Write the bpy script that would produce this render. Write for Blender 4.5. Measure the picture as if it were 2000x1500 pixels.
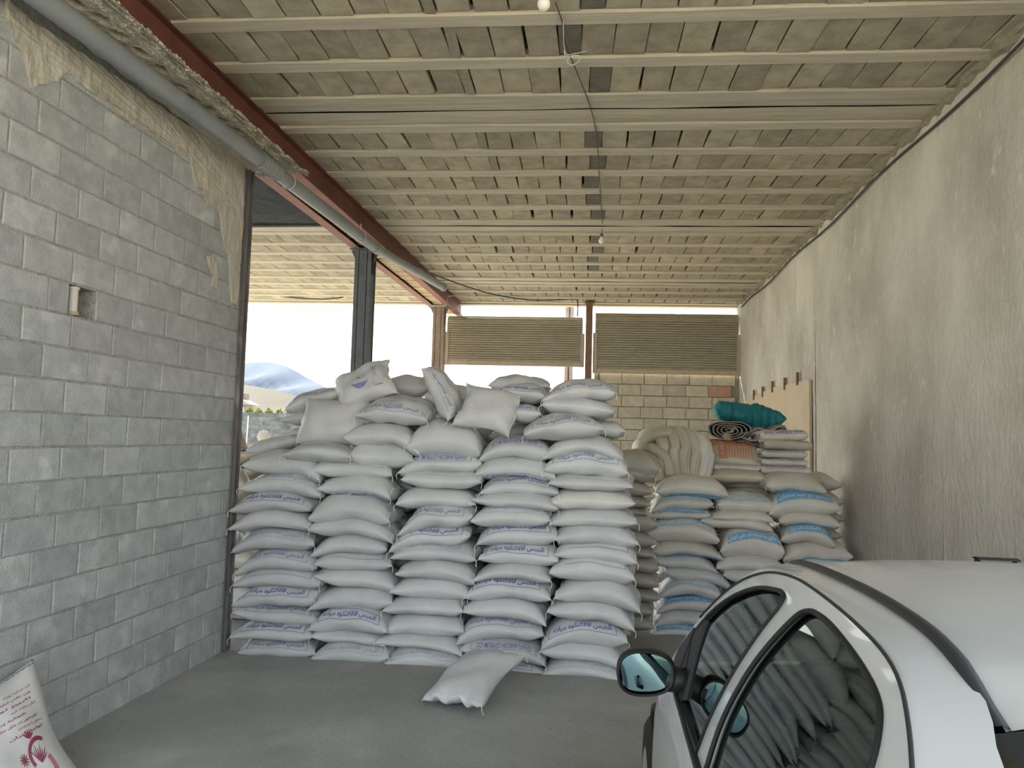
import bpy, bmesh, math, random
import numpy as np
from mathutils import Vector, Matrix, Euler
from mathutils.geometry import tessellate_polygon

for _o in list(bpy.data.objects):
    bpy.data.objects.remove(_o)
SC = bpy.context.scene
COL = SC.collection
rnd = random.Random(7)

# ------------------------------------------------------------------ camera
F, CAMH, CX, CY = 1445.0, 1.78, 1000.0, 750.0
VX, VY, ROLL = 177.0, 107.0, 0.018
dY = np.array([VX, VY, F]); dY /= np.linalg.norm(dY)
dX = np.array([1.0, ROLL, -(VX + VY * ROLL) / F]); dX /= np.linalg.norm(dX)
dZ = np.cross(dX, dY)
if dZ[1] > 0:
    dZ = -dZ
MC = np.array([dX, dY, dZ])            # world = MC @ camera(x right, y down, z forward)
CP = np.array([0.0, 0.0, CAMH])
cam_data = bpy.data.cameras.new('camera')
cam = bpy.data.objects.new('camera', cam_data)
COL.objects.link(cam)
cam_data.sensor_fit = 'HORIZONTAL'
cam_data.sensor_width = 36.0
cam_data.lens = 36.0 * F / 2000.0
cam_data.clip_start = 0.02
cam_data.clip_end = 6000
r_, d_, f_ = MC[:, 0], MC[:, 1], MC[:, 2]
cam.matrix_world = Matrix(((r_[0], -d_[0], -f_[0], CP[0]), (r_[1], -d_[1], -f_[1], CP[1]),
                           (r_[2], -d_[2], -f_[2], CP[2]), (0, 0, 0, 1)))
SC.camera = cam

# ------------------------------------------------------------------ sky, sun, exposure
world = bpy.data.worlds.new('hazy_sky')
SC.world = world
world.use_nodes = True
wn = world.node_tree.nodes
wl = world.node_tree.links
wn.clear()
w_out = wn.new('ShaderNodeOutputWorld')
w_bg = wn.new('ShaderNodeBackground')
w_tc = wn.new('ShaderNodeTexCoord')
w_sep = wn.new('ShaderNodeSeparateXYZ')
w_ramp = wn.new('ShaderNodeValToRGB')
w_ramp.color_ramp.elements[0].position = 0.0
w_ramp.color_ramp.elements[0].color = (1.0, 0.985, 0.93, 1)
w_ramp.color_ramp.elements[1].position = 0.75
w_ramp.color_ramp.elements[1].color = (0.62, 0.80, 1.0, 1)
wl.new(w_tc.outputs['Generated'], w_sep.inputs[0])
wl.new(w_sep.outputs['Z'], w_ramp.inputs[0])
wl.new(w_ramp.outputs[0], w_bg.inputs[0])
wl.new(w_bg.outputs[0], w_out.inputs[0])
w_bg.inputs[1].default_value = 1.0
sun_d = bpy.data.lights.new('sun', 'SUN')
sun_d.energy = 4.4
sun_d.angle = math.radians(1.2)
sun_d.color = (1.0, 0.93, 0.80)
sun = bpy.data.objects.new('sun', sun_d)
COL.objects.link(sun)
_el, _az = math.radians(42), math.radians(24)      # comes from the back left of the shed
_dir = Vector((math.sin(_az) * math.cos(_el), -math.cos(_az) * math.cos(_el), -math.sin(_el)))
sun.rotation_euler = _dir.to_track_quat('-Z', 'Y').to_euler()
sun.location = (-10, 30, 30)
SC.view_settings.view_transform = 'Standard'
SC.view_settings.look = 'None'
SC.view_settings.exposure = 1.72
SC.cycles.max_bounces = 7
SC.cycles.diffuse_bounces = 5
SC.cycles.caustics_reflective = False
SC.cycles.caustics_refractive = False
SC.view_settings.gamma = 1.0
SC.view_settings.use_curve_mapping = False

# ------------------------------------------------------------------ pixel helpers (photo 2000 x 1500)
def ray(x, y):
    return MC @ np.array([x - CX, y - CY, F])
def onY(x, y, Y):
    r = ray(x, y); return CP + r * (Y / r[1])
def onX(x, y, X):
    r = ray(x, y); return CP + r * (X / r[0])
def onZ(x, y, Z):
    r = ray(x, y); return CP + r * ((Z - CAMH) / r[2])
SHEAR = 0.035
def sh(x, y, z):
    return (x, y + SHEAR * x, z)

# ------------------------------------------------------------------ materials
MATS = {}
def lin(c):
    return tuple(((v / 255) / 12.92 if v / 255 <= 0.04045 else ((v / 255 + 0.055) / 1.055) ** 2.4) for v in c)
def mat(name, c1, c2=None, scale=6.0, rough=0.85, bump=0.0, bscale=60.0, spec=0.3, metal=0.0, rand=0.0, stretch=None,
        c3=None, c3scale=2.0, c3lo=0.55, c3hi=0.7, coat=0.0, bdist=0.01, detail=3.0):
    """noise-mixed principled material in object space; rand = per-object value variation"""
    if name in MATS:
        return MATS[name]
    m = bpy.data.materials.new(name)
    m.use_nodes = True
    nt = m.node_tree
    n, l = nt.nodes, nt.links
    b = n['Principled BSDF']
    b.inputs['Roughness'].default_value = rough
    b.inputs['Specular IOR Level'].default_value = spec
    b.inputs['Metallic'].default_value = metal
    if coat:
        b.inputs['Coat Weight'].default_value = coat
        b.inputs['Coat Roughness'].default_value = 0.04
    tc = n.new('ShaderNodeTexCoord')
    src = tc.outputs['Object']
    info = n.new('ShaderNodeObjectInfo')
    add = n.new('ShaderNodeVectorMath'); add.operation = 'ADD'
    mul = n.new('ShaderNodeVectorMath'); mul.operation = 'SCALE'
    comb = n.new('ShaderNodeCombineXYZ')
    for i in range(3):
        l.new(info.outputs['Random'], comb.inputs[i])
    l.new(comb.outputs[0], mul.inputs[0]); mul.inputs[3].default_value = 37.0
    l.new(src, add.inputs[0]); l.new(mul.outputs[0], add.inputs[1])
    src = add.outputs[0]
    if stretch:
        mp = n.new('ShaderNodeMapping'); mp.inputs['Scale'].default_value = stretch
        l.new(src, mp.inputs[0]); src = mp.outputs[0]
    col = None
    if c2 is not None:
        nz = n.new('ShaderNodeTexNoise'); nz.inputs['Scale'].default_value = scale; nz.inputs['Detail'].default_value = detail
        nz.inputs['Roughness'].default_value = 0.62
        l.new(src, nz.inputs['Vector'])
        rp = n.new('ShaderNodeValToRGB')
        rp.color_ramp.elements[0].position = 0.32; rp.color_ramp.elements[1].position = 0.68
        rp.color_ramp.elements[0].color = (*c1, 1); rp.color_ramp.elements[1].color = (*c2, 1)
        l.new(nz.outputs['Fac'], rp.inputs[0]); col = rp.outputs[0]
        if c3 is not None:
            n3 = n.new('ShaderNodeTexNoise'); n3.inputs['Scale'].default_value = c3scale; n3.inputs['Detail'].default_value = 3.0
            l.new(src, n3.inputs['Vector'])
            r3 = n.new('ShaderNodeMapRange'); r3.inputs[1].default_value = c3lo; r3.inputs[2].default_value = c3hi
            l.new(n3.outputs['Fac'], r3.inputs[0])
            mx = n.new('ShaderNodeMixRGB'); l.new(r3.outputs[0], mx.inputs[0]); l.new(col, mx.inputs[1])
            mx.inputs[2].default_value = (*c3, 1); col = mx.outputs[0]
    if rand > 0:
        hsv = n.new('ShaderNodeHueSaturation')
        mr = n.new('ShaderNodeMapRange')
        mr.inputs[3].default_value = 1 - rand; mr.inputs[4].default_value = 1 + rand
        l.new(info.outputs['Random'], mr.inputs[0]); l.new(mr.outputs[0], hsv.inputs['Value'])
        if col is not None:
            l.new(col, hsv.inputs['Color'])
        else:
            hsv.inputs['Color'].default_value = (*c1, 1)
        col = hsv.outputs[0]
    if col is not None:
        l.new(col, b.inputs['Base Color'])
    else:
        b.inputs['Base Color'].default_value = (*c1, 1)
    if bump > 0:
        nb = n.new('ShaderNodeTexNoise'); nb.inputs['Scale'].default_value = bscale; nb.inputs['Detail'].default_value = 2.0
        l.new(src, nb.inputs['Vector'])
        bp = n.new('ShaderNodeBump'); bp.inputs['Strength'].default_value = bump; bp.inputs['Distance'].default_value = bdist
        l.new(nb.outputs['Fac'], bp.inputs['Height']); l.new(bp.outputs[0], b.inputs['Normal'])
    MATS[name] = m
    return m

M_block = mat('grey_concrete_block', (.36, .378, .385), (.47, .49, .495), 9, .95, .6, 110, rand=.11, c3=(.56, .575, .58), c3scale=5, c3lo=.58, c3hi=.75)
M_mortar = mat('grey_mortar', (.28, .275, .25), (.42, .41, .38), 25, .95, .8, 70)
M_cblock = mat('ceiling_clay_grey_block', (.31, .272, .20), (.45, .40, .295), 7, .95, .4, 90, rand=.17)
M_cblock_dark = mat('dark_cement_infill', (.13, .12, .095), (.19, .175, .14), 12, .95, .6, 60, rand=.1)
M_cblock_pale = mat('pale_mortar_infill', (.34, .30, .22), (.24, .22, .17), 20, .95, .9, 50, rand=.1)
M_joist = mat('concrete_joist', (.45, .405, .315), (.58, .525, .415), 8, .9, .3, 60, rand=.06, stretch=(.25, 3, 3))
M_cavity = mat('dark_ceiling_cavity', (.06, .055, .045), (.10, .09, .075), 8, .95)
M_plaster = mat('smeared_cement_plaster', (.46, .43, .36), (.58, .55, .47), 7, .9, .9, 16, stretch=(1, 1.2, .6), bdist=.03)
M_rwall = mat('rendered_concrete_wall', (.385, .365, .315), (.63, .61, .555), 1.15, .9, .8, 22, stretch=(1, 1.0, .7),
              c3=(.60, .58, .53), c3scale=11.0, c3lo=.60, c3hi=.72, bdist=.02, detail=9)
M_floor = mat('dusty_concrete_floor', (.28, .285, .275), (.36, .365, .355), 1.6, .9, .35, 35, c3=(.43, .43, .415), c3scale=1.1, c3lo=.55, c3hi=.75, detail=5)
M_ground = mat('pale_dusty_ground', (.54, .46, .34), (.64, .55, .41), .4, .95)
M_bwall = mat('pale_concrete_block', (.42, .39, .31), (.54, .50, .41), 9, .95, .4, 60, rand=.08)
M_bwall_red = mat('red_smudged_block', (.42, .33, .27), (.50, .22, .15), 6, .95, .4, 60)
M_bmortar = mat('pale_mortar_joint', (.22, .20, .16), (.30, .275, .22), 20, .95, .7, 50)
M_redsteel = mat('oxide_red_web_shaded', (.13, .048, .038), (.18, .07, .055), 5, .6, .15, 40)  # same oxide red as the flange, darkened to paint in the web's shadow
M_pinksteel = mat('oxide_red_flange', (.24, .095, .075), (.30, .13, .10), 5, .65, .15, 40)
M_bluesteel = mat('dark_grey_painted_steel', (.075, .085, .10), (.11, .12, .135), 6, .55, .1, 40)
M_brownsteel = mat('dusty_brown_steel', (.26, .20, .165), (.34, .27, .22), 6, .7, .1, 40)
M_rust = mat('rusty_steel_post', (.15, .085, .06), (.23, .14, .10), 9, .75, .2, 50)
M_endpost = mat('worn_dark_steel_channel', (.10, .09, .095), (.20, .19, .19), 8, .6, .2, 30, c3=(.36, .35, .34), c3scale=7, c3lo=.6, c3hi=.7, stretch=(1, 1, .3))
M_pipe = mat('grey_plastic_pipe', (.22, .245, .255), (.28, .30, .305), 4, .5, .05, 40)
M_infill = mat('yellow_brick_infill', (.52, .40, .23), (.62, .50, .31), 12, .9, .3, 60, rand=.15)
M_shutter = mat('galvanised_dusty_slat', (.34, .31, .24), (.40, .365, .285), 3, .6, metal=.15, rand=.05)
M_shrail = mat('dusty_steel_rail', (.38, .32, .24), (.46, .39, .30), 6, .7, .1, 40)
M_dark_soffit = mat('shade_dark_plaster', (.022, .027, .033), (.045, .052, .06), 6, .95, .6, 12)  # the bay's bluish shade is painted into this plaster colour
M_board = mat('beige_plaster_board', (.50, .43, .31), (.57, .495, .37), 2.5, .85, .1, 20)
M_black = mat('black_plastic', (.012, .013, .015), None, rough=.45)
M_rubber = mat('black_rubber', (.012, .013, .014), None, rough=.6)
M_wirew = mat('pale_wire', (.62, .60, .54), None, rough=.6)
M_wirek = mat('dark_cable', (.05, .045, .05), None, rough=.6)
M_bulb = mat('opal_bulb_glass', (.86, .85, .80), None, rough=.2, spec=.5)
M_socket = mat('lamp_socket', (.10, .10, .10), None, rough=.5)

def sackmat(name, a, b, **k):
    return mat(name, a, b, 5, .42, .35, 26, spec=.42, rand=.05, bdist=.006, **k)
M_sack = sackmat('white_woven_sack', (.485, .50, .515), (.555, .565, .575))
M_sack_st = sackmat('white_woven_sack_stained', (.56, .56, .54), (.64, .63, .60), c3=(.52, .46, .33), c3scale=4, c3lo=.6, c3hi=.75)
M_sack_warm = sackmat('dusty_white_sack', (.52, .505, .465), (.60, .585, .54))
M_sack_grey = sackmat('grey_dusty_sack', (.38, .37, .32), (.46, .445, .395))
M_sack_dust = sackmat('dust_covered_sack', (.44, .40, .33), (.52, .48, .40))
M_sack_brown = sackmat('brown_paper_sack', (.34, .29, .23), (.42, .36, .29))
M_ink = mat('blue_print', (.09, .11, .36), None, rough=.5)
M_ink_mid = mat('worn_blue_print', (.20, .225, .41), None, rough=.5)
M_ink_faint = mat('faded_blue_print', (.36, .385, .48), None, rough=.5)
M_stripe = mat('light_blue_band', (.16, .36, .58), (.22, .43, .62), 20, .5)
M_stripe_f = mat('faded_blue_band', (.36, .46, .54), (.42, .51, .56), 20, .5)
M_whiteink = mat('white_print', (.62, .68, .72), None, rough=.5)
M_redink = mat('dark_red_print', (.22, .035, .07), None, rough=.5)
M_pinkink = mat('faded_red_print', (.38, .14, .19), None, rough=.5)
M_darkband = mat('navy_band', (.045, .06, .085), (.06, .08, .105), 20, .5)
M_orange = mat('orange_print', (.60, .20, .09), (.52, .26, .15), 14, .6)
M_teal = mat('teal_tarpaulin', (.012, .15, .19), (.02, .20, .245), 5, .55, .5, 22, bdist=.02)
M_tarp = mat('grey_tarpaulin', (.24, .225, .19), (.32, .30, .255), 6, .7, .4, 30)
M_tarpdark = mat('dark_tarpaulin_back', (.10, .10, .095), (.15, .145, .135), 6, .7, .4, 30)
M_tarppale = mat('pale_tarpaulin', (.52, .49, .43), (.60, .57, .50), 6, .7, .4, 30)
M_thread = mat('white_thread', (.80, .80, .78), None, rough=.8)
M_stitch = mat('dark_thread', (.10, .11, .14), None, rough=.8)

# ------------------------------------------------------------------ object helpers
def link(o, parent=None):
    COL.objects.link(o)
    if parent is not None:
        o.parent = parent
    return o
def tag(o, label, cat=None, group=None, kind=None):
    if label: o['label'] = label
    if cat: o['category'] = cat
    if group: o['group'] = group
    if kind: o['kind'] = kind
    return o
def empty(name, loc=(0, 0, 0), rz=0.0):
    o = bpy.data.objects.new(name, None)
    o.location = loc
    o.rotation_euler = (0, 0, rz)
    o.empty_display_size = 0.1
    return link(o)
def structure(o, label, cat):
    return tag(o, label, cat, kind='structure')

class MB:
    def __init__(s):
        s.v = []; s.f = []
    def add(s, vs, fs):
        k = len(s.v); s.v += [tuple(map(float, p)) for p in vs]; s.f += [tuple(i + k for i in f) for f in fs]
        return s
    def box(s, lo, hi, fn=None):
        (a, b, c), (d, e, g) = lo, hi
        vs = [(a, b, c), (d, b, c), (d, e, c), (a, e, c), (a, b, g), (d, b, g), (d, e, g), (a, e, g)]
        if fn: vs = [fn(*p) for p in vs]
        return s.add(vs, [(0, 3, 2, 1), (4, 5, 6, 7), (0, 1, 5, 4), (1, 2, 6, 5), (2, 3, 7, 6), (3, 0, 4, 7)])
    def tube(s, pts, r, n=8, cap=True):
        pts = [Vector(p) for p in pts]
        rs = r if isinstance(r, (list, tuple)) else [r] * len(pts)
        up = None; rings = []
        for i, p in enumerate(pts):
            t = (pts[min(i + 1, len(pts) - 1)] - pts[max(i - 1, 0)])
            if t.length < 1e-9: t = Vector((0, 0, 1))
            t.normalize()
            if up is None:
                up = Vector((0, 0, 1)) if abs(t.z) < .9 else Vector((1, 0, 0))
            a = t.cross(up)
            if a.length < 1e-6: a = t.cross(Vector((0, 1, 0)))
            a.normalize(); up = a.cross(t).normalized()
            rings.append([p + (a * math.cos(q) + up * math.sin(q)) * rs[i] for q in [2 * math.pi * j / n for j in range(n)]])
        vs = [q for rg in rings for q in rg]
        fs = []
        for i in range(len(pts) - 1):
            for j in range(n):
                fs.append((i * n + j, i * n + (j + 1) % n, (i + 1) * n + (j + 1) % n, (i + 1) * n + j))
        if cap:
            fs.append(tuple(range(n - 1, -1, -1))); fs.append(tuple((len(pts) - 1) * n + j for j in range(n)))
        return s.add(vs, fs)
    def grid(s, g, close_u=False, close_v=False):
        nu, nv = len(g), len(g[0])
        vs = [p for row in g for p in row]; fs = []
        for i in range(nu if close_u else nu - 1):
            for j in range(nv if close_v else nv - 1):
                fs.append((i * nv + j, ((i + 1) % nu) * nv + j, ((i + 1) % nu) * nv + (j + 1) % nv, i * nv + (j + 1) % nv))
        return s.add(vs, fs)
    def lathe(s, prof, n=20, fn=None):
        g = [[(r * math.cos(2 * math.pi * j / n), r * math.sin(2 * math.pi * j / n), z) for j in range(n)] for r, z in prof]
        if fn: g = [[fn(*p) for p in row] for row in g]
        return s.grid(g, close_v=True)
    def poly(s, pts2, to3, thick=None):
        """flat polygon with holes: pts2 = [outer, hole...] of 2-D points; thick = 3-D offset vector"""
        loops = [[Vector((p[0], p[1], 0)) for p in lp] for lp in pts2]
        tris = tessellate_polygon(loops)
        flat = [p for lp in loops for p in lp]
        top = [to3(p.x, p.y) for p in flat]
        # orient
        fs = [tuple(t) for t in tris]
        s_top = len(s.v)
        s.add(top, fs)
        if thick is not None:
            n = len(flat)
            bot = [tuple(np.array(p) + np.array(thick)) for p in top]
            s.add(bot, [tuple(reversed(t)) for t in fs])
            k = 0
            for lp in loops:
                m = len(lp)
                for i in range(m):
                    a, b = s_top + k + i, s_top + k + (i + 1) % m
                    s.f.append((a, b, b + n, a + n))
                k += m
        return s
    def mesh(s, name, m, smooth=False, angle=None):
        me = bpy.data.meshes.new(name)
        me.from_pydata(s.v, [], s.f)
        bm = bmesh.new(); bm.from_mesh(me)
        bmesh.ops.recalc_face_normals(bm, faces=bm.faces)
        bm.to_mesh(me); bm.free()
        if m is not None: me.materials.append(m)
        if smooth:
            me.polygons.foreach_set('use_smooth', [True] * len(me.polygons))
            if angle: me.set_sharp_from_angle(angle=math.radians(angle))
        me.update()
        return me
    def build(s, name, m, parent=None, smooth=False, angle=None, loc=None, rot=None):
        o = bpy.data.objects.new(name, s.mesh(name, m, smooth, angle))
        if loc is not None: o.location = loc
        if rot is not None: o.rotation_euler = rot
        return link(o, parent)

def spline(pts, n=8):
    """Catmull-Rom through points"""
    P = [np.array(p, float) for p in pts]
    P = [2 * P[0] - P[1]] + P + [2 * P[-1] - P[-2]]
    out = []
    for i in range(1, len(P) - 2):
        for k in range(n):
            t = k / n
            a, b, c, d = P[i - 1], P[i], P[i + 1], P[i + 2]
            out.append(.5 * ((2 * b) + (-a + c) * t + (2 * a - 5 * b + 4 * c - d) * t * t + (-a + 3 * b - 3 * c + d) * t ** 3))
    out.append(P[-2])
    return out

def chamfer_block(L, Hh, D, m, name, seed, ch=.006, jit=.004):
    """block: local x length, z height, front face towards -y at y=0, body to +y"""
    r = random.Random(seed)
    b = MB(); j = lambda: r.uniform(-jit, jit)
    x0, x1, z0, z1 = -L / 2, L / 2, -Hh / 2, Hh / 2
    cs = [(x0, z0), (x1, z0), (x1, z1), (x0, z1)]
    ring = []
    for x, z in cs: ring.append((x + j(), z + j()))
    vs = []
    for (x, z) in ring:
        vs.append((x - math.copysign(ch, x), r.uniform(0, .002), z - math.copysign(ch, z)))
    for (x, z) in ring: vs.append((x, ch, z))
    for (x, z) in ring: vs.append((x, D, z))
    fs = [(0, 1, 2, 3)]
    for k in (0, 4):
        for i in range(4):
            fs.append((k + i, k + (i + 1) % 4, k + 4 + (i + 1) % 4, k + 4 + i))
    b.add(vs, fs)
    return b.mesh(name, m)
def inst(name, me, parent, loc, rot=(0, 0, 0), scale=(1, 1, 1)):
    o = bpy.data.objects.new(name, me)
    o.location = loc; o.rotation_euler = rot; o.scale = scale
    return link(o, parent)

# ================================================================== SETTING
ZC = 4.28            # ceiling (joist underside)
XR = 2.43            # right wall face
XL = -3.03           # left wall face
YB = 13.85           # back edge of the roof
YF = -1.5             # front edge of the canopy added above the photographer to cut overhead light

# ---- floor and ground
fl = MB()
nx, ny = 30, 60
def fz(x, y):
    return .012 * math.sin(x * 1.7 + y * .6) * math.sin(y * 1.1 - x * .4) - .012
fl.grid([[(-9.5 + 12.2 * i / nx, -1.5 + 15.6 * j / ny, fz(-9.5 + 12.2 * i / nx, -1.5 + 15.6 * j / ny)) for j in range(ny + 1)] for i in range(nx + 1)])
structure(fl.build('floor', M_floor, smooth=True), 'dusty grey concrete floor of the shed', 'floor')
gd = MB()
xs = [-3000, -300, -60, -25, -9.5, 2.7, 20, 80, 1500]
ys = [-400, -60, -20, -1.5, 14.1, 18, 22, 34, 60, 200, 3200]
def gz(y):
    return -.03 if y < 14.2 else (-.03 + .5 * min(1, max(0, (y - 16) / 6)))
gv = [[(x, y, gz(y)) for y in ys] for x in xs]
gf = []
for i in range(len(xs) - 1):
    for j in range(len(ys) - 1):
        if xs[i] >= -9.5 and xs[i + 1] <= 2.7 and ys[j] >= -1.5 and ys[j + 1] <= 14.1:
            continue
        n_ = len(ys)
        gf.append((i * n_ + j, (i + 1) * n_ + j, (i + 1) * n_ + j + 1, i * n_ + j + 1))
gd.add([p for r in gv for p in r], gf)
structure(gd.build('ground', M_ground), 'pale sunlit dusty ground outside the shed', 'ground')

# ---- left wall of concrete blocks
CH, BL = .187, .365
WY0 = 2.5          # the block wall begins just outside the picture
NY0, NY1, NZ0, NZ1 = 3.83, 4.06, 2.405, 2.58      # knocked-out hole
wall_left = structure(MB().box((XL - .19, WY0, -.05), (XL - .007, 5.80, NZ0)).box((XL - .19, WY0, NZ1), (XL - .007, 5.80, 4.03))
                      .box((XL - .19, WY0, NZ0), (XL - .007, NY0, NZ1)).box((XL - .19, NY1, NZ0), (XL - .007, 5.80, NZ1))
                      .box((XL - .19, NY0, NZ0), (XL - .15, NY1, NZ1)).build('wall_left', M_mortar),
                      'grey concrete block wall with smeared plaster along its top', 'wall')
lb = [chamfer_block(BL - .011, CH - .011, .03, M_block, 'concrete_block', s, .005, .003) for s in range(10)]
for k in range(22):
    zc = -.031 + CH * k + CH / 2
    if zc + CH / 2 > 4.06: break
    off = .118 if k % 2 else .118 + BL * .48
    off += rnd.uniform(-.02, .02)
    i = 0
    y = 5.80 - off
    while y > WY0 + .15:
        y0b, y1b = y - BL / 2, y + BL / 2
        if k == 13 and y1b > NY0 and y0b < NY1:
            for q0, q1 in ((y0b, NY0), (NY1, y1b)):
                if q1 - q0 > .04:
                    inst('concrete_block', lb[3], wall_left, (XL, (q0 + q1) / 2, zc), (0, 0, math.pi / 2), ((q1 - q0) / BL, 1, 1))
        else:
            inst('concrete_block', rnd.choice(lb), wall_left, (XL + rnd.uniform(-.0015, .0025), y, zc),
                 (rnd.uniform(-.008, .008), rnd.uniform(-.006, .006), math.pi / 2 + rnd.uniform(-.004, .004)))
        y -= BL
    w = y + BL / 2 - WY0
    if w > .05:
        inst('concrete_block', lb[(k + 4) % 10], wall_left, (XL, WY0 + w / 2, zc), (0, 0, math.pi / 2), (w / BL, 1, 1))
    # short closer block at the wall end
    if off > .2:
        w = off - BL / 2
        inst('concrete_block', lb[k % 10], wall_left, (XL, 5.80 - w / 2 + .005, zc), (0, 0, math.pi / 2), ((w - .005) / BL, 1, 1))
# plaster smear
sm_px = [(14, 0), (60, 40), (120, 78), (200, 132), (300, 200), (400, 268), (478, 322), (474, 420), (468, 520), (462, 600), (452, 590), (449, 545), (446, 500),
         (438, 478), (433, 452), (430, 424), (424, 398), (416, 404), (408, 402), (402, 390), (396, 372), (384, 364), (377, 345), (374, 318), (362, 302), (348, 300),
         (338, 288), (322, 280), (306, 268), (292, 255), (280, 252), (268, 242), (256, 243), (245, 232), (232, 224), (220, 206), (206, 196), (192, 190),
         (176, 180), (160, 168), (148, 158), (140, 146), (126, 142), (118, 150), (110, 160), (98, 158), (88, 166), (74, 164), (60, 172), (54, 150), (50, 120),
         (40, 90), (24, 70), (14, 44), (2, 30)]
sm2 = []
for px, py in sm_px:
    p = onX(px, py, XL + .004)
    sm2.append((p[1], min(p[2], 4.03)))
def smear(pts, name):
    me = MB().poly([pts], lambda a, b: (XL + .013, a, b), (-.02, 0, 0)).mesh(name, M_plaster)
    bm = bmesh.new(); bm.from_mesh(me)
    for _ in range(3):
        es = [e for e in bm.edges if e.calc_length() > .07]
        bmesh.ops.subdivide_edges(bm, edges=es, cuts=1, use_grid_fill=True)
        bmesh.ops.triangulate(bm, faces=bm.faces)
    for v in bm.verts:
        if v.co.x > XL + .005:
            v.co.x += .006 * math.sin(v.co.y * 31 + v.co.z * 7) * math.sin(v.co.z * 17 + 1.3 * math.sin(v.co.y * 13)) + rnd.uniform(-.003, .003)
    bm.to_mesh(me); bm.free()
    o = bpy.data.objects.new(name, me); link(o, wall_left); return o
smear(sm2, 'plaster_smear')
smear([(onX(x, y, XL)[1], onX(x, y, XL)[2]) for x, y in [(402, 500), (412, 498), (420, 512), (424, 540), (420, 566), (412, 560), (416, 540), (408, 522)]], 'plaster_smear')
# niche with a short white pipe stub
nz_ = onX(140, 585, XL)
pipe_stub = empty('pipe_stub', (XL - .03, 3.90, 2.41))
tag(pipe_stub, 'short white upright pipe stub in the broken hole of the block wall', 'pipe')
MB().lathe([(.0, 0), (.026, 0), (.026, .15), (.032, .15), (.032, .165), (.0, .165)], 14).build('stub_pipe', M_wirew, pipe_stub, smooth=True, angle=40)
MB().lathe([(.033, 0), (.036, .004), (.036, .02), (.026, .022)], 14).build('collar', M_shrail, pipe_stub, smooth=True, angle=40)
# steel channel at the wall end
ep = MB()
ep.box((XL - .21, 5.78, -.02), (XL + .012, 5.885, 4.03))
ep.box((XL + .012, 5.80, -.02), (XL + .03, 5.82, 4.0)); ep.box((XL + .012, 5.865, -.02), (XL + .03, 5.885, 4.0))
tag(ep.build('steel_channel', M_endpost), 'worn dark steel channel closing the end of the block wall', 'post')

# ---- right wall
rw = MB()
ny, nz = 90, 30
rw.grid([[(XR + .012 * math.sin(y * 1.3) * math.sin(z * .9 + y * .3) + .004 * math.sin(y * 5 + z), y, z) for z in [ZC * 1.06 * j / nz - .03 for j in range(nz + 1)]]
         for y in [2.9 + 11.2 * i / ny for i in range(ny + 1)]])
rw.box((XR + .04, 2.9, -.03), (XR + .25, 14.1, 4.55))
wall_right = structure(rw.build('wall_right', M_rwall, smooth=True, angle=50), 'beige grey rendered concrete wall with scuffs', 'wall')
# raised formwork ribs on it
for px, w in ((1838, .05), (1590, .06), (1553, .03)):
    yy = onX(px, 600, XR)[1]
    g = MB(); n = 26
    for i in range(n):
        pass
    g.grid([[(XR + .004 - .010 * (1 if 0 < a < 3 else 0) + rnd.uniform(-.002, .002), yy + w * (a / 3 - .5) + .006 * math.sin(z * 3), z) for a in range(4)]
            for z in [4.25 - 4.25 * i / n for i in range(n + 1)]])
    g.build('render_rib', M_rwall, wall_right, smooth=True)
# beige board with clips
bd_px = [(1457, 782), (1466, 776), (1478, 772), (1487, 768), (1494, 764), (1503, 761), (1512, 756), (1522, 755), (1532, 753), (1546, 749), (1560, 746), (1582, 742)]
bpts = [(onX(x, y, XR - .02)[1], onX(x, y, XR - .02)[2]) for x, y in bd_px]
board = MB().poly([bpts + [(9.0, 1.2), (13.0, 1.2)]], lambda a, b: (XR - .032, a, b), (.03, 0, 0)).build('wall_board', M_board)
tag(board, 'beige plaster board fixed to the right wall behind the teal roll', 'board')
for x, y in ((1472, 770), (1489, 764), (1508, 754), (1532, 748), (1557, 738)):
    p = onX(x, y, XR - .04)
    MB().box((XR - .05, p[1] - .02, p[2] - .09), (XR - .02, p[1] + .02, p[2] + .07)).build('clip', M_rust, board)

# ---- back wall of blocks under the right shutter
YW = 13.62
wall_back = structure(MB().box((-.14, YW + .022, -.03), (XR, YW + .2, 3.0), sh).build('wall_back', M_bmortar),
                      'pale concrete block wall below the right roller shutter', 'wall')
bb = [chamfer_block(.395, .193, .04, M_bwall, 'concrete_block', 40 + s, .006, .004) for s in range(6)]
bred = chamfer_block(.395, .193, .04, M_bwall_red, 'concrete_block', 49, .006, .004)
for k in range(14):
    z = 2.995 - .206 * (k + .5)
    if z < .05: break
    x = -.14 + (.2 if k % 2 == 0 else .02) + rnd.uniform(-.03, .03)
    if k % 2 == 1:
        x = -.14 + .205
    else:
        x = -.14 + .07
        inst('concrete_block', bb[0], wall_back, sh(-.14 + .0, YW, z), (0, 0, SHEAR), (.16, 1, 1))
        x = -.14 + .27
    while x < XR - .05:
        w = min(1, (XR - (x - .2)) / .4)
        me = bred if (k == 1 and 1.75 < x < 2.15) else rnd.choice(bb)
        cxx = x - .2 + .2 * w
        inst('concrete_block', me, wall_back, sh(cxx, YW + rnd.uniform(-.004, .004), z), (0, rnd.uniform(-.006, .006), SHEAR), (w, 1, 1))
        x += .405

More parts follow.
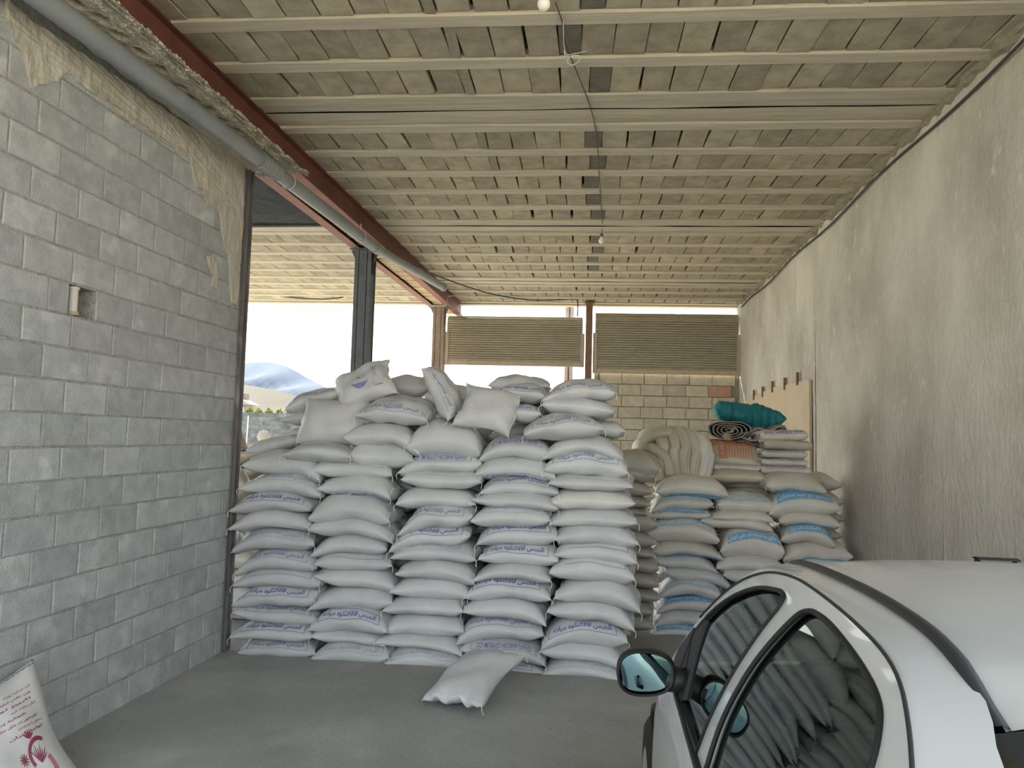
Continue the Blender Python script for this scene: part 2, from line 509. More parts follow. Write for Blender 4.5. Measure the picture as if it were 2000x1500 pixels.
# ---- ceiling: concrete joists with hollow blocks between
JS, JW, J0 = .524, .135, 4.275
ceiling = structure(MB().box((-2.72, YF, ZC + .10), (XR + .25, YB, ZC + .3), sh).build('ceiling', M_cavity),
                    'underside of the shed roof, concrete joists with blocks between', 'ceiling')
ceiling_bay = structure(MB().box((-9.5, -.4, ZC + .10), (-2.72, YB, ZC + .3), sh).build('ceiling_bay', M_cavity),
                        'underside of the neighbouring roof bay left of the red beam', 'ceiling')
def joist_mesh(x0, x1, name, seed):
    r = random.Random(seed)
    b = MB(); n = max(2, int((x1 - x0) / .4))
    prof = [(-JW / 2, .07), (-JW / 2, .012), (-JW / 2 + .008, 0), (JW / 2 - .008, 0), (JW / 2, .012), (JW / 2, .07)]
    b.grid([[(x0 + (x1 - x0) * i / n, py + r.uniform(-.003, .003), pz + r.uniform(-.002, .002)) for py, pz in prof] for i in range(n + 1)])
    return b.mesh(name, M_joist)
jm = [joist_mesh(-2.72, XR + .02, 'joist', s) for s in range(4)]
jm2 = [joist_mesh(-9.3, -3.10, 'joist', 10 + s) for s in range(3)]
ck = [chamfer_block(.200, JS - JW - .004, .09, M_cblock, 'ceiling_block', 100 + s, .004, .004) for s in range(12)]
ck_d = chamfer_block(.14, JS - JW - .004, .09, M_cblock_dark, 'ceiling_block', 130, .004, .006)
ck_p = chamfer_block(.07, JS - JW - .004, .09, M_cblock_pale, 'ceiling_block', 131, .004, .012)
BANDS = (2, 8, 14)
FAR = {}
n_blocks = 0
far_stuff = MB()
for j in range(-1, 19):
    yj = J0 + j * JS
    if yj < YB - .1:
        inst('joist', jm[j % 4], ceiling, (0, yj, ZC), (0, 0, SHEAR))
    yc = yj + JS / 2
    if yc > YB - .15: continue
    if j in BANDS:
        for q, (a, c, dz) in enumerate(((-.195, -.07, .012), (-.065, .075, .004), (.08, .195, .016))):
            b = MB(); n = 10
            b.grid([[(-2.72 + (XR + 2.74) * i / n, yy + rnd.uniform(-.004, .004), ZC + dz + rnd.uniform(-.004, .004)) for yy in (a, (a + c) / 2, c)] for i in range(n + 1)])
            b.build('formwork_band', M_joist, ceiling, loc=(0, yc, 0), rot=(0, 0, SHEAR))
        continue
    rr = random.Random(500 + j)
    x = -2.70 + rr.uniform(-.1, 0)
    did_d = did_p = False
    while x < XR + .05:
        kind = ck
        w = .206 + rr.choice([0, .001, .003, .006, .011]) + (rr.random() < .12) * .014
        if not did_d and -.33 < x < -.10 and j < 13:
            did_d = True
            me, w, wl_ = ck_d, .145, .14
        elif not did_p and -1.10 < x < -.86 and j < 5 and j != 2:
            did_p = True
            me, w, wl_ = ck_p, .075, .07
        else:
            me, wl_ = rr.choice(ck), .2
        xc = x + wl_ / 2
        if n_blocks < 298 or j < 11:
            inst('ceiling_block', me, ceiling, sh(xc, yc, ZC + .012 + rr.uniform(-.005, .008)),
                 (math.pi / 2 + rr.uniform(-.012, .012), rr.uniform(-.006, .006), SHEAR + rr.uniform(-.03, .03)))
            n_blocks += 1
        else:
            far_stuff.box((xc - .099, yc - .19, ZC + .02 + rr.uniform(-.004, .006)), (xc + .099, yc + .19, ZC + .09), sh)
        x += w
if far_stuff.v:
    o = far_stuff.build('ceiling_block', M_cblock, ceiling)
    o['kind'] = 'stuff'
# unseen canopy carrying the roof forward, added to block zenith light onto the car
MB().box((-2.72, YF, ZC), (XR + .02, J0 - JS - JW / 2 - .01, ZC + .1)).build('added_canopy', M_joist, ceiling)
# edge beam at the back
eb = MB(); eb.box((-9.5, YB - .10, ZC - .03), (XR, YB + .06, ZC + .3), sh)
eb.build('edge_beam', M_joist, ceiling)
# left bay
for j in range(8, 19):
    yj = J0 + j * JS
    if yj > YB - .12: continue
    inst('joist', jm2[j % 3], ceiling_bay, (0, yj, ZC), (0, 0, SHEAR))
    yc = yj + JS / 2
    if yc > YB - .15: continue
    rr = random.Random(900 + j)
    x = -3.32
    far = -3.4 - (yj - 8) * .75
    if j == 8:
        MB().box((-9.3, -.19, .0), (-3.1, .19, .05)).build('formwork_band', M_joist, ceiling_bay, loc=(0, yc, ZC + .01), rot=(0, 0, SHEAR))
        continue
    while x > far - .8:
        inst('ceiling_block', rr.choice(ck), ceiling_bay, sh(x, yc, ZC + .012 + rr.uniform(-.005, .006)),
             (math.pi / 2 + rr.uniform(-.012, .012), rr.uniform(-.006, .006), SHEAR + rr.uniform(-.02, .02)))
        x -= .204
    MB().box((-9.3, -.18, .0), (x, .18, .05)).build('plain_infill', M_cblock, ceiling_bay, loc=(0, yc, ZC + .025), rot=(0, 0, SHEAR))
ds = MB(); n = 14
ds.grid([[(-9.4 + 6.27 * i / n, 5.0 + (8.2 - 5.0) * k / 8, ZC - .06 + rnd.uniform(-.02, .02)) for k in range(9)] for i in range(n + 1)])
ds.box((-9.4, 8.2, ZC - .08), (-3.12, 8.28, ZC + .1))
ds.build('shade_dark_soffit', M_dark_soffit, ceiling_bay)  # soffit slab, shade carried by its dark material
# mortar lumps and ragged joint where the roof meets the right wall
lump = MB(); rl = random.Random(3)
pts = []
for i in range(110):
    y = 3.6 + i * .093
    pts.append((XR - .02 - rl.random() * .05, y, ZC - .01 - rl.random() * .05))
g = []
for i, p in enumerate(pts):
    r = .03 + rl.random() * .045
    g.append([(XR + .03 - r * 1.6 * math.sin(a) + rl.uniform(-.012, .012), p[1], ZC + .03 - r * 1.5 * math.cos(a) + rl.uniform(-.012, .012)) for a in [math.pi / 2 * k / 4 for k in range(5)]])
lump.grid(g)
lump.build('ragged_mortar_joint', M_cblock_pale, wall_right)

# ================================================================== RED ROOF BEAM, COLUMNS, PIPE
beam = empty('roof_beam', (-2.915, 8.0, 4.05))
tag(beam, 'oxide red double steel beam with brick infill running under the ceiling', 'beam')
def child(b, name, m, parent, **k):
    """geometry given in world space, parented to an unrotated empty at parent.location"""
    o = b.build(name, m, parent, **k)
    o.location = -Vector(parent.location)
    return o
YE = 13.95
for xc in (-2.755, -3.075):
    b = MB(); b.box((xc - .004, .8, 4.06), (xc + .004, YE - .05, 4.30)); b.box((xc - .055, .8, 4.275), (xc + .055, YE - .05, 4.287))
    child(b, 'beam_web', M_redsteel, beam)
    b = MB(); b.box((xc - .055, 5.93, 4.05), (xc + .055, YE, 4.061))
    child(b, 'bottom_flange', M_pinksteel, beam)
bk = chamfer_block(.205, .088, .08, M_infill, 'infill_brick', 300, .006, .006)
y = 5.95; i = 0
while y < YE - .1:
    inst('infill_brick', bk, beam, Vector((-2.915, y, 4.075 + rnd.uniform(0, .012))) - Vector(beam.location), (math.pi / 2, rnd.uniform(-.03, .03), rnd.uniform(-.03, .03)), (1, 1, 1))
    y += .103; i += 1
# plastered hollow slab edge over the left wall, with knocked-out holes
slab = empty('slab_edge', (-2.93, 4.0, 4.1))
tag(slab, 'rough beige plastered slab edge with a row of dark holes above the pipe', 'slab')
def slab_pt(y, t):      # t 0 = by the pipe, 1 = by the red beam
    a = np.array((-3.025, y, 3.975)); b = np.array((-2.56, y, 4.005))
    return a + (b - a) * t
holes_px = [(425, 20, 40, 24), (560, 108, 48, 36), (665, 195, 34, 40), (790, 295, 42, 36), (893, 388, 22, 18), (1000, 487, 28, 30), (1072, 552, 26, 28), (1165, 613, 26, 26), (1235, 672, 28, 26), (1330, 730, 24, 22)]
Ys = np.linspace(2.4, 6.02, 260)
ns, nt_ = len(Ys), 42
hole_c = []
n_pl = np.cross(np.array((0, 1, 0)), np.array((.465, 0, .03))); n_pl /= np.linalg.norm(n_pl)
for hx, hy, hw, hh in holes_px:
    r = ray(hx * .35, hy * .35); p0 = slab_pt(4, 0)
    q = CP + r * (np.dot(p0 - CP, n_pl) / np.dot(r, n_pl))
    hole_c.append((q[1], (q[0] + 3.025) / .465))
g = []
rs = random.Random(11)
for y in Ys:
    row = []
    for k in range(nt_):
        t = k / (nt_ - 1)
        p = slab_pt(y, t)
        d = .006 * math.sin(y * 23 + t * 7) + rs.uniform(-.003, .003)
        if t > .72: d += .02 * rs.random() + .02 * (t - .72)
        for cy, ct in hole_c:
            e = math.hypot((y - cy) / .06, (t - ct - .25 * (y - cy)) / .075)
            if e < 1: d -= .11 * min(1, (1 - e) * 5)
        if y > 5.9: d -= rs.random() * .06 * (y - 5.9) / .12
        row.append(tuple(p + np.array((.06, 0, -.998)) * d))
    g.append(row)
b = MB(); b.grid(g)
child(b, 'plaster_face', mat('beige_rough_plaster', (.40, .36, .29), (.52, .48, .40), 10, .95, .9, 40), slab, smooth=False)
b = MB()
for s_ in range(3):
    b.tube([tuple(slab_pt(y, .86 + .05 * s_) + np.array((.06, 0, -.998)) * (.015 + .006 * math.sin(y * 9 + s_ * 2))) for y in np.linspace(2.4, 6.0, 50)], .008, 5)
child(b, 'mortar_ridges', M_cblock_pale, slab)

def column(name, label, px0, px1, py, Y, z1, m, w=.2):
    a, c = onY(px0, py, Y)[0], onY(px1, py, Y)[0]
    xc, wd = (a + c) / 2, (c - a)
    e = empty(name, (xc, Y + .1, 0)); tag(e, label, 'column')
    b = MB()
    for s in (-1, 1):
        x = xc + s * wd * .25
        b.box((x - wd * .25, Y, 0), (x + wd * .25, Y + .012, z1)); b.box((x - wd * .25, Y + .19, 0), (x + wd * .25, Y + .20, z1))
        b.box((x - .004, Y, 0), (x + .004, Y + .2, z1))
    b.box((xc - wd / 2 + .01, Y + .01, .3), (xc + wd / 2 - .01, Y + .19, z1 - .3))
    child(b, 'shaft', m, e)
    b = MB(); b.box((xc - .17, Y - .03, z1 - .012), (xc + .17, Y + .23, z1)); child(b, 'cap_plate', m, e)
    for s in (-1, 1):
        b = MB()
        b.poly([[(s * wd / 2, z1 - .012), (s * (wd / 2 + .075), z1 - .012), (s * wd / 2, z1 - .16)]], lambda u, v: (xc + u, Y + .08, v), (0, .02, 0))
        child(b, 'gusset', m, e)
    b = MB(); b.box((xc - .16, Y - .05, 0), (xc + .16, Y + .25, .015)); child(b, 'base_plate', m, e)
    return e
column('steel_column', 'dark blue grey steel column in the open left bay', 690, 722, 585, 8.73, 4.05, M_bluesteel)
column('steel_column', 'dusty brown steel column beside the left roller shutter', 845, 866, 640, 12.75, 4.05, M_brownsteel)

# grey drain pipe
pipe = empty('drain_pipe', (-2.8, 7.0, 3.93)); tag(pipe, 'grey plastic drain pipe slung along the top of the block wall', 'pipe')
def pp(px, py, ratio_z):
    r = ray(px, py); return CP + r * ((ratio_z - CAMH) / r[2])
PA, PBp = pp(60, -18, 3.895), pp(520, 322, 3.895)
PC, PD = pp(736, 486, 3.895), pp(866, 561, 3.93)
PA = PBp + (PA - PBp) * 1.5
def tube_between(a, b_, r, name, m, n=20):
    b = MB(); b.tube([tuple(a), tuple(b_)], r, n); return child(b, name, m, pipe, smooth=True, angle=40)
tube_between(PA, PBp, .062, 'pipe_length', M_pipe)
tube_between(PBp + (PBp - PC) * -.01, PC, .058, 'pipe_length', M_pipe)
tube_between(PC, PD, .052, 'pipe_length', M_pipe)
dr = (PC - PBp) / np.linalg.norm(PC - PBp)
b = MB(); pts = []; rs_ = []
for i in range(25):
    pts.append(tuple(PBp + dr * (-.12 + .01 * i * 1.2))); rs_.append(.071 if i % 4 < 2 else .064)
b.tube(pts, rs_, 20); child(b, 'corrugated_joint', M_pipe, pipe, smooth=True, angle=60)
b = MB(); b.tube([tuple(PC - dr * .10), tuple(PC + dr * .03)], .063, 20); child(b, 'coupling', M_pipe, pipe, smooth=True, angle=40)
b = MB(); b.tube([tuple(PD - dr * .06), tuple(PD), tuple(PD + dr * .02)], [.06, .06, .05], 20); child(b, 'end_cap', M_pipe, pipe, smooth=True, angle=40)
for c in (.15, .8):
    q = PBp + (PC - PBp) * c
    b = MB(); b.tube([tuple(q + np.array((.062 * math.cos(a), 0, .062 * math.sin(a)))) for a in np.linspace(0, 2 * math.pi, 16)], .004, 5)
    b.tube([tuple(q + np.array((0, 0, .06))), tuple(q + np.array((0, 0, .14)))], .004, 5)
    child(b, 'wire_hanger', M_wirew, pipe)

# rusty post between the shutters
post = empty('shutter_post', (-.245, YW - .1, 0)); tag(post, 'rusty steel post standing between the two roller shutters', 'post')
a, c = onY(1144, 640, YW - .12)[0], onY(1157, 640, YW - .12)[0]
b = MB(); b.box((a, YW - .12, 0), (c, YW - .11, ZC)); b.box((a, YW - .02, 0), (c, YW - .01, ZC)); b.box((a + .04, YW - .11, 0), (a + .05, YW - .02, ZC)); b.box((a + .003, YW - .112, 0), (a + .01, YW - .015, ZC)); b.box((c - .01, YW - .112, 0), (c - .003, YW - .015, ZC))
child(b, 'shaft', M_rust, post)
b = MB(); b.box((a - .03, YW - .15, ZC - .02), (c + .03, YW + .02, ZC)); child(b, 'cap_plate', M_rust, post)

# ---- roller shutters
def shutter(name, label, x0, x1, z0, z1, Y, n, roll=True):
    e = empty(name, ((x0 + x1) / 2, Y, z0)); tag(e, label, 'shutter')
    e.rotation_euler = (0, 0, math.atan(SHEAR))
    hgt = (z1 - z0) / n
    prof = [(math.sin(t * math.pi) ** .8 * -.024, t * hgt) for t in np.linspace(0, 1, 9)]
    b = MB(); hw = (x1 - x0) / 2
    b.grid([[(x, py, pz) for py, pz in prof] for x in np.linspace(-hw, hw, 3)])
    me = b.mesh('slat', M_shutter, True)
    for i in range(n):
        dy, rx = 0, 0
        if roll and i >= n - 3:
            k = i - (n - 3); dy = (.006, .026, .06)[k]; rx = (-.25, -.6, -1.0)[k]
        inst('slat', me, e, (0, dy, i * hgt * (1 if not roll or i < n - 1 else .995)), (rx, 0, 0))
    b = MB(); b.box((-hw, -.02, -.085), (hw, .02, 0)); b.build('bottom_rail', M_shrail, e)
    for s in (-1, 1):
        b = MB(); b.box((s * hw - .035, -.03, -1.2 if not roll else -.09), (s * hw + .035, -.022, hgt * n * .62)); b.box((s * (hw + .03) - .006, -.03, -.09), (s * (hw + .03) + .006, .04, hgt * n * .62))
        b.build('guide_rail', M_shrail, e)
    b = MB(); b.tube([(-hw + .02, .14, hgt * n - .14), (hw - .02, .14, hgt * n - .14)], .11, 16); b.build('roll_drum', M_shutter, e, smooth=True, angle=50)
    return e
shutter('roller_shutter', 'half raised galvanised roller shutter left of the rusty post', -2.93, -.40, 3.17, 4.03, YW - .06, 20)
shutter('roller_shutter', 'galvanised roller shutter above the pale block wall', -.17, 2.40, 3.06, 4.11, YW - .02, 24)

# ---- posts outside behind the shutter
for px0, px1, Y, lab, m in ((1104, 1120, 16.0, 'brown steel post outside behind the left roller shutter', M_brownsteel),):
    a, c = onY(px0, 640, Y)[0], onY(px1, 640, Y)[0]
    b = MB(); b.box((a, Y, 0), (a + (c - a) * .4, Y + .15, 5.2)); b.box((a + (c - a) * .6, Y, 0), (c, Y + .15, 5.2)); b.box((a, Y + .06, 0), (c, Y + .09, 5.2))
    tag(b.build('outdoor_post', m), lab, 'post')

# ---- lamps and wires
def bulb(name, label, loc, r, drop):
    e = empty(name, loc); tag(e, label, 'light bulb')
    x, y, z = loc
    prof = [(.0, -r * 1.0)] + [(r * math.sin(t), -r * math.cos(t)) for t in np.linspace(.25, 2.35, 9)] + [(r * .5, r * 1.15), (r * .45, r * 1.3)]
    b = MB(); b.lathe(prof, 18); b.build('globe', M_bulb, e, smooth=True)
    b = MB(); b.lathe([(r * .46, r * 1.25), (r * .5, r * 1.3), (r * .5, r * 2.3), (r * .3, r * 2.5), (0, r * 2.5)], 14); b.build('socket', M_socket, e, smooth=True, angle=40)
    b = MB(); b.tube([(0, 0, r * 2.4), (0.004, 0, r * 2.4 + drop * .5), (0, 0, r * 2.4 + drop)], .003, 5); b.build('flex', M_wirek, e)
p = onY(1062, 8, 3.75); bulb('light_bulb', 'white opal bulb hanging nearest, cut by the top frame edge', tuple(p), .035, max(.02, ZC - p[2] - .09))
p = onY(1175, 470, 8.7); bulb('light_bulb', 'small white bulb hanging from the far ceiling on a flex', tuple(p), .036, max(.02, ZC - p[2] - .09))
def wire(name, label, pts, r, m, cat='wire'):
    b = MB(); b.tube([tuple(q) for q in spline(pts, 8)], r, 6); return tag(b.build(name, m, smooth=True), label, cat)
zc_ = ZC - .008
wire('ceiling_wire', 'thin pale wire running down the ceiling between the bulbs', [onZ(1085, 5, zc_), onZ(1100, 50, zc_), onZ(1106, 90, zc_), onZ(1150, 200, zc_), onZ(1165, 265, zc_), onZ(1170, 340, zc_), onZ(1174, 400, zc_), onZ(1176, 436, zc_)], .004, M_wirek)
wire('wire_loop', 'pale wire tied in a loop round the second joist', [onZ(1102, 98, zc_ - .01), onZ(1104, 108, zc_ - .03), onZ(1112, 125, zc_ - .05), onZ(1122, 126, zc_ - .05), onZ(1134, 114, zc_ - .04), onZ(1124, 108, zc_ - .03), onZ(1110, 114, zc_ - .04), onZ(1108, 124, zc_ - .05)], .004, M_wirew)
wire('ceiling_wire', 'pale wire stretched along the first joist at the top', [onZ(1100, 40, zc_ - .01), onZ(1104, 102, zc_ - .01), onZ(1125, 104, zc_ - .015), onZ(1145, 100, zc_ - .01)], .003, M_wirew)
wire('black_cable', 'black cable sagging from the drain pipe to the rusty post', [onY(742, 492, 8.9), onY(800, 515, 9.8), onY(870, 545, 11.2), onY(960, 574, 12.6), onY(1040, 586, 13.2), onY(1120, 585, 13.4), onY(1128, 590, 13.4), onY(1128, 618, 13.45)], .011, M_wirek, 'cable')
wire('power_cable', 'thin cable slung across the far edge of the left bay', [onY(472, 570, 13.2), onY(520, 573, 13.2), onY(560, 580, 13.2), onY(620, 584, 13.2), onY(660, 582, 13.2), onY(690, 577, 13.2), onY(760, 576, 13.2), onY(838, 574, 13.2)], .012, M_wirek, 'cable')
wire('conduit_wire', 'pale wire looped round the brown column head', [onY(828, 590, 12.6), onY(832, 594, 12.6), onY(850, 597, 12.6), onY(870, 596, 12.6), onY(874, 584, 12.6), onY(880, 578, 12.7), onY(960, 576, 13.2), onY(1050, 577, 13.3), onY(1145, 574, 13.3)], .009, M_wirew)
wire('corner_cable', 'dark cable following the corner of ceiling and right wall', [np.array((XR - .03, y, ZC - .11 + .02 * math.sin(y * 2.1))) for y in np.linspace(4.3, 13.4, 22)], .010, M_wirek, 'cable')

# ================================================================== TEXT PRINTS
AR = {}
for c_, b_, n_ in [('ا', 0xFE8D, 2), ('ب', 0xFE8F, 4), ('ت', 0xFE95, 4), ('ج', 0xFE9D, 4), ('ح', 0xFEA1, 4), ('د', 0xFEA9, 2), ('ر', 0xFEAD, 2), ('ز', 0xFEAF, 2),
                   ('س', 0xFEB1, 4), ('ش', 0xFEB5, 4), ('ص', 0xFEB9, 4), ('ط', 0xFEC1, 4), ('ع', 0xFEC9, 4), ('ف', 0xFED1, 4), ('ق', 0xFED5, 4), ('ل', 0xFEDD, 4),
                   ('م', 0xFEE1, 4), ('ن', 0xFEE5, 4), ('ه', 0xFEE9, 4), ('و', 0xFEED, 2), ('ک', 0xFB8E, 4), ('گ', 0xFB92, 4), ('ی', 0xFBFC, 4), ('پ', 0xFB56, 4), ('چ', 0xFB7A, 4)]:
    AR[c_] = [b_ + i for i in range(n_)]
def shape_ar(s):
    s = s.replace('لا', '\uE000'); out = []
    for i, c in enumerate(s):
        prev = i > 0 and s[i - 1] in AR and len(AR[s[i - 1]]) == 4
        if c == '\uE000':
            out.append(chr(0xFEFC if prev else 0xFEFB)); continue
        if c not in AR:
            out.append(c); continue
        nxt = i + 1 < len(s) and (s[i + 1] in AR or s[i + 1] == '\uE000') and len(AR[c]) == 4
        out.append(chr(AR[c][(3 if nxt else 1) if prev else (2 if nxt else 0)]))
    return ''.join(reversed(out))
TXT = {}
def text_mesh(body, bold=.018):
    """returns verts (x in -1..1, y in 0..1), triangles, aspect"""
    if body in TXT: return TXT[body]
    cu = bpy.data.curves.new('lettering', 'FONT'); cu.body = body; cu.align_x = 'CENTER'; cu.resolution_u = 2; cu.offset = bold
    o = bpy.data.objects.new('lettering', cu); COL.objects.link(o)
    me = bpy.data.meshes.new_from_object(o.evaluated_get(bpy.context.evaluated_depsgraph_get()))
    bm = bmesh.new(); bm.from_mesh(me)
    bmesh.ops.triangulate(bm, faces=bm.faces)
    vs = np.array([v.co[:] for v in bm.verts]); fs = [tuple(v.index for v in f.verts) for f in bm.faces]
    bm.free(); bpy.data.meshes.remove(me); bpy.data.objects.remove(o); bpy.data.curves.remove(cu)
    lo, hi = vs.min(0), vs.max(0)
    w, h = hi[0] - lo[0], hi[1] - lo[1]
    uv = np.stack([(vs[:, 0] - lo[0]) / w * 2 - 1, (vs[:, 1] - lo[1]) / h], 1)
    TXT[body] = (uv, fs, w / h)
    return TXT[body]
T_AR = shape_ar('الجبس قافلانکوه میانه')
T_AR2 = shape_ar('الجبس قافلانکوه')
T_EN = 'GHAFLANKOH GYPSUM CO.'
T_STD = shape_ar('مطابق با استاندارد ملی ایران')
T_OMID = shape_ar('صنایع گچ امید سمنان')
T_SEM = shape_ar('گچ امید سمنان')

# ================================================================== SACKS
class Sack:
    """pillow-shaped filled sack: u along the length (x), v along the depth (y), side +1 top / -1 bottom"""
    def __init__(s, L, W, T, zl=0, zm=0, zr=0, seed=0, pu=3.6, eu=.62, cin=.05, wav=1.0, fdrop=0.0, pv=2.5, ev=.5):
        s.L, s.W, s.T, s.zl, s.zm, s.zr = L, W, T, zl, zm, zr
        s.pu, s.eu, s.cin, s.wav, s.fdrop, s.pv, s.ev = pu, eu, cin, wav, fdrop, pv, ev
        r = random.Random(seed)
        s.ph = [r.uniform(0, 6.28) for _ in range(10)]
        s.k = [r.uniform(2.0, 4.5) for _ in range(4)]
        s.asym = r.uniform(-.12, .12)
    def pt(s, u, v, side):
        u = np.asarray(u, float); v = np.asarray(v, float)
        a, b = np.abs(u), np.abs(v)
        x = s.L / 2 * u * (1 - s.cin * (1 - v * v)) + .010 * s.wav * np.sin(3 * v + s.ph[0]) * a ** 4
        y = s.W / 2 * v * (1 - .09 * (1 - u * u)) + .010 * s.wav * np.sin(2.5 * u + s.ph[1]) * b ** 3
        h = s.T / 2 * np.clip(1 - b ** s.pv, 0, 1) ** s.ev * np.clip(1 - a ** s.pu, 0, 1) ** s.eu * (1 + s.asym * u)
        zc = s.zm * (1 - u * u) + (s.zl * (1 - u) / 2 + s.zr * (1 + u) / 2) * u * u
        zc = zc + s.fdrop * np.clip(-v, 0, 1) ** 2
        n = .022 * s.T * s.wav * (np.sin(s.k[0] * u * 2 + s.ph[2] + 2 * v) + np.sin(s.k[1] * v * 2 + s.ph[3] - 3 * u) + .7 * np.sin(7 * u + 4 * v + s.ph[4])) * (1 - a ** 4)
        crimp = .014 * s.wav * np.sin(9 * v + s.ph[5]) * a ** 8 * (1 - b ** 6) + .008 * s.wav * np.sin(17 * v + s.ph[6]) * a ** 12
        wr = .010 * s.T * s.wav * np.sin(26 * v + 5 * np.sin(3 * u + s.ph[7])) * np.clip(a - .55, 0, 1) * 3
        z = zc + crimp + side * (h + (n + wr) * (h > 1e-6))
        return np.stack([x, y, z], -1)
    def mesh(s, name, m, nu=26, nv=16):
        us = np.sin(np.linspace(-1, 1, nu + 1) * math.pi / 2); us = np.sign(us) * np.abs(us) ** 1.0
        vs = np.sin(np.linspace(-1, 1, nv + 1) * math.pi / 2)
        U, V = np.meshgrid(us, vs, indexing='ij')
        top = s.pt(U, V, 1); bot = s.pt(U, V, -1)
        n1 = nv + 1
        verts = [tuple(p) for p in top.reshape(-1, 3)]
        idx_b = {}
        for i in range(nu + 1):
            for j in range(n1):
                if i in (0, nu) or j in (0, nv):
                    idx_b[i, j] = i * n1 + j
                else:
                    idx_b[i, j] = len(verts); verts.append(tuple(bot[i, j]))
        fs = []
        for i in range(nu):
            for j in range(nv):
                fs.append((i * n1 + j, (i + 1) * n1 + j, (i + 1) * n1 + j + 1, i * n1 + j + 1))
                fs.append((idx_b[i, j], idx_b[i, j + 1], idx_b[i + 1, j + 1], idx_b[i + 1, j]))
        me = bpy.data.meshes.new(name); me.from_pydata(verts, [], fs)
        me.materials.append(m); me.polygons.foreach_set('use_smooth', [True] * len(me.polygons)); me.update()
        return me
    def offset(s, u, v, side, off):
        e = 1e-3
        uu = np.clip(u, -.985, .985); vv = np.clip(v, -.985, .985)
        p = s.pt(u, v, side)
        du = s.pt(uu + e, vv, side) - s.pt(uu - e, vv, side); dv = s.pt(uu, vv + e, side) - s.pt(uu, vv - e, side)
        n = np.cross(du, dv) * side
        n /= np.linalg.norm(n, axis=-1, keepdims=True) + 1e-12
        return p + n * off

def front_map(kind, uc=0.0, hu=.60, lo=-1.22, hi=-.70):
    """maps print coords (x -1..1, y 0..1) to (u, v, side)"""
    if kind == 'top':           # upright on the top front
        return lambda x, y: (uc + x * hu, np.sin(lo + (hi - lo) * y), 1)
    if kind == 'topflip':       # upside down on the top front
        return lambda x, y: (uc - x * hu, np.sin(hi - (hi - lo) * y), 1)
    if kind == 'botflip':       # upside down on the lower front
        return lambda x, y: (uc - x * hu, np.sin(lo + (hi - lo) * y), -1)
    if kind == 'flat':          # lying on the top face, lo/hi are v
        return lambda x, y: (uc + x * hu, lo + (hi - lo) * y, 1)
    if kind == 'flatflip':
        return lambda x, y: (uc - x * hu, hi - (hi - lo) * y, 1)
    if kind == 'turn':          # text running along v on the top face, lo..hi is the u band
        return lambda x, y: (lo + (hi - lo) * y, uc - x * hu, 1)
def apply_print(sk, fn, uv, fs, m, parent, name='printed_lettering', off=.0022):
    u, v, side = fn(uv[:, 0], uv[:, 1])
    u = np.broadcast_to(u, uv[:, 0].shape); v = np.broadcast_to(v, uv[:, 0].shape)
    P = sk.offset(u, v, side, off)
    me = bpy.data.meshes.new(name); me.from_pydata([tuple(p) for p in P], [], fs)
    me.materials.append(m); me.polygons.foreach_set('use_smooth', [True] * len(me.polygons)); me.update()
    o = bpy.data.objects.new(name, me)
    return link(o, parent)
def strip_uv(pts, w):
    """polyline strip in print coords (pts x,y), widths wx, wy"""
    V = []; Fc = []
    for i, (x, y) in enumerate(pts):
        a = pts[max(i - 1, 0)]; b = pts[min(i + 1, len(pts) - 1)]
        dx, dy = (b[0] - a[0]) * 3.2, (b[1] - a[1])
        d = math.hypot(dx, dy) or 1
        nx_, ny_ = -dy / d, dx / d
        V += [(x + nx_ * w / 3.2, y + ny_ * w), (x - nx_ * w / 3.2, y - ny_ * w)]
        if i: k = 2 * i; Fc.append((k - 2, k - 1, k + 1, k))
    return np.array(V), Fc
def box_uv(x0, x1, y0, y1, w=.02, sides='blrt'):
    V = np.zeros((0, 2)); Fc = []
    def addl(p, q, n):
        nonlocal V, Fc
        pts = [(p[0] + (q[0] - p[0]) * i / n, p[1] + (q[1] - p[1]) * i / n) for i in range(n + 1)]
        v, f = strip_uv(pts, w); k = len(V); V = np.vstack([V, v]); Fc += [tuple(i + k for i in t) for t in f]
    if 'b' in sides: addl((x0, y0), (x1, y0), 28)
    if 't' in sides: addl((x0, y1), (x1, y1), 28)
    if 'l' in sides: addl((x0, y0), (x0, y1), 5)
    if 'r' in sides: addl((x1, y0), (x1, y1), 5)
    return V, Fc
def quad_uv(x0, x1, y0, y1, n=24, m=4):
    V = []; Fc = []
    for i in range(n + 1):
        for j in range(m + 1):
            V.append((x0 + (x1 - x0) * i / n, y0 + (y1 - y0) * j / m))
            if i < n and j < m: k = i * (m + 1) + j; Fc.append((k, k + m + 1, k + m + 2, k + 1))
    return np.array(V), Fc
def merge_uv(*parts):
    V = np.zeros((0, 2)); Fc = []
    for v, f in parts:
        k = len(V); V = np.vstack([V, v]); Fc += [tuple(i + k for i in t) for t in f]
    return V, Fc
def fit_text(body, x0, x1, y0, y1):
    uv, fs, asp = text_mesh(body)
    return np.stack([x0 + (uv[:, 0] + 1) / 2 * (x1 - x0), y0 + uv[:, 1] * (y1 - y0)], 1), fs
INK = {'1': M_ink, '2': M_ink_mid, '3': M_ink_faint}
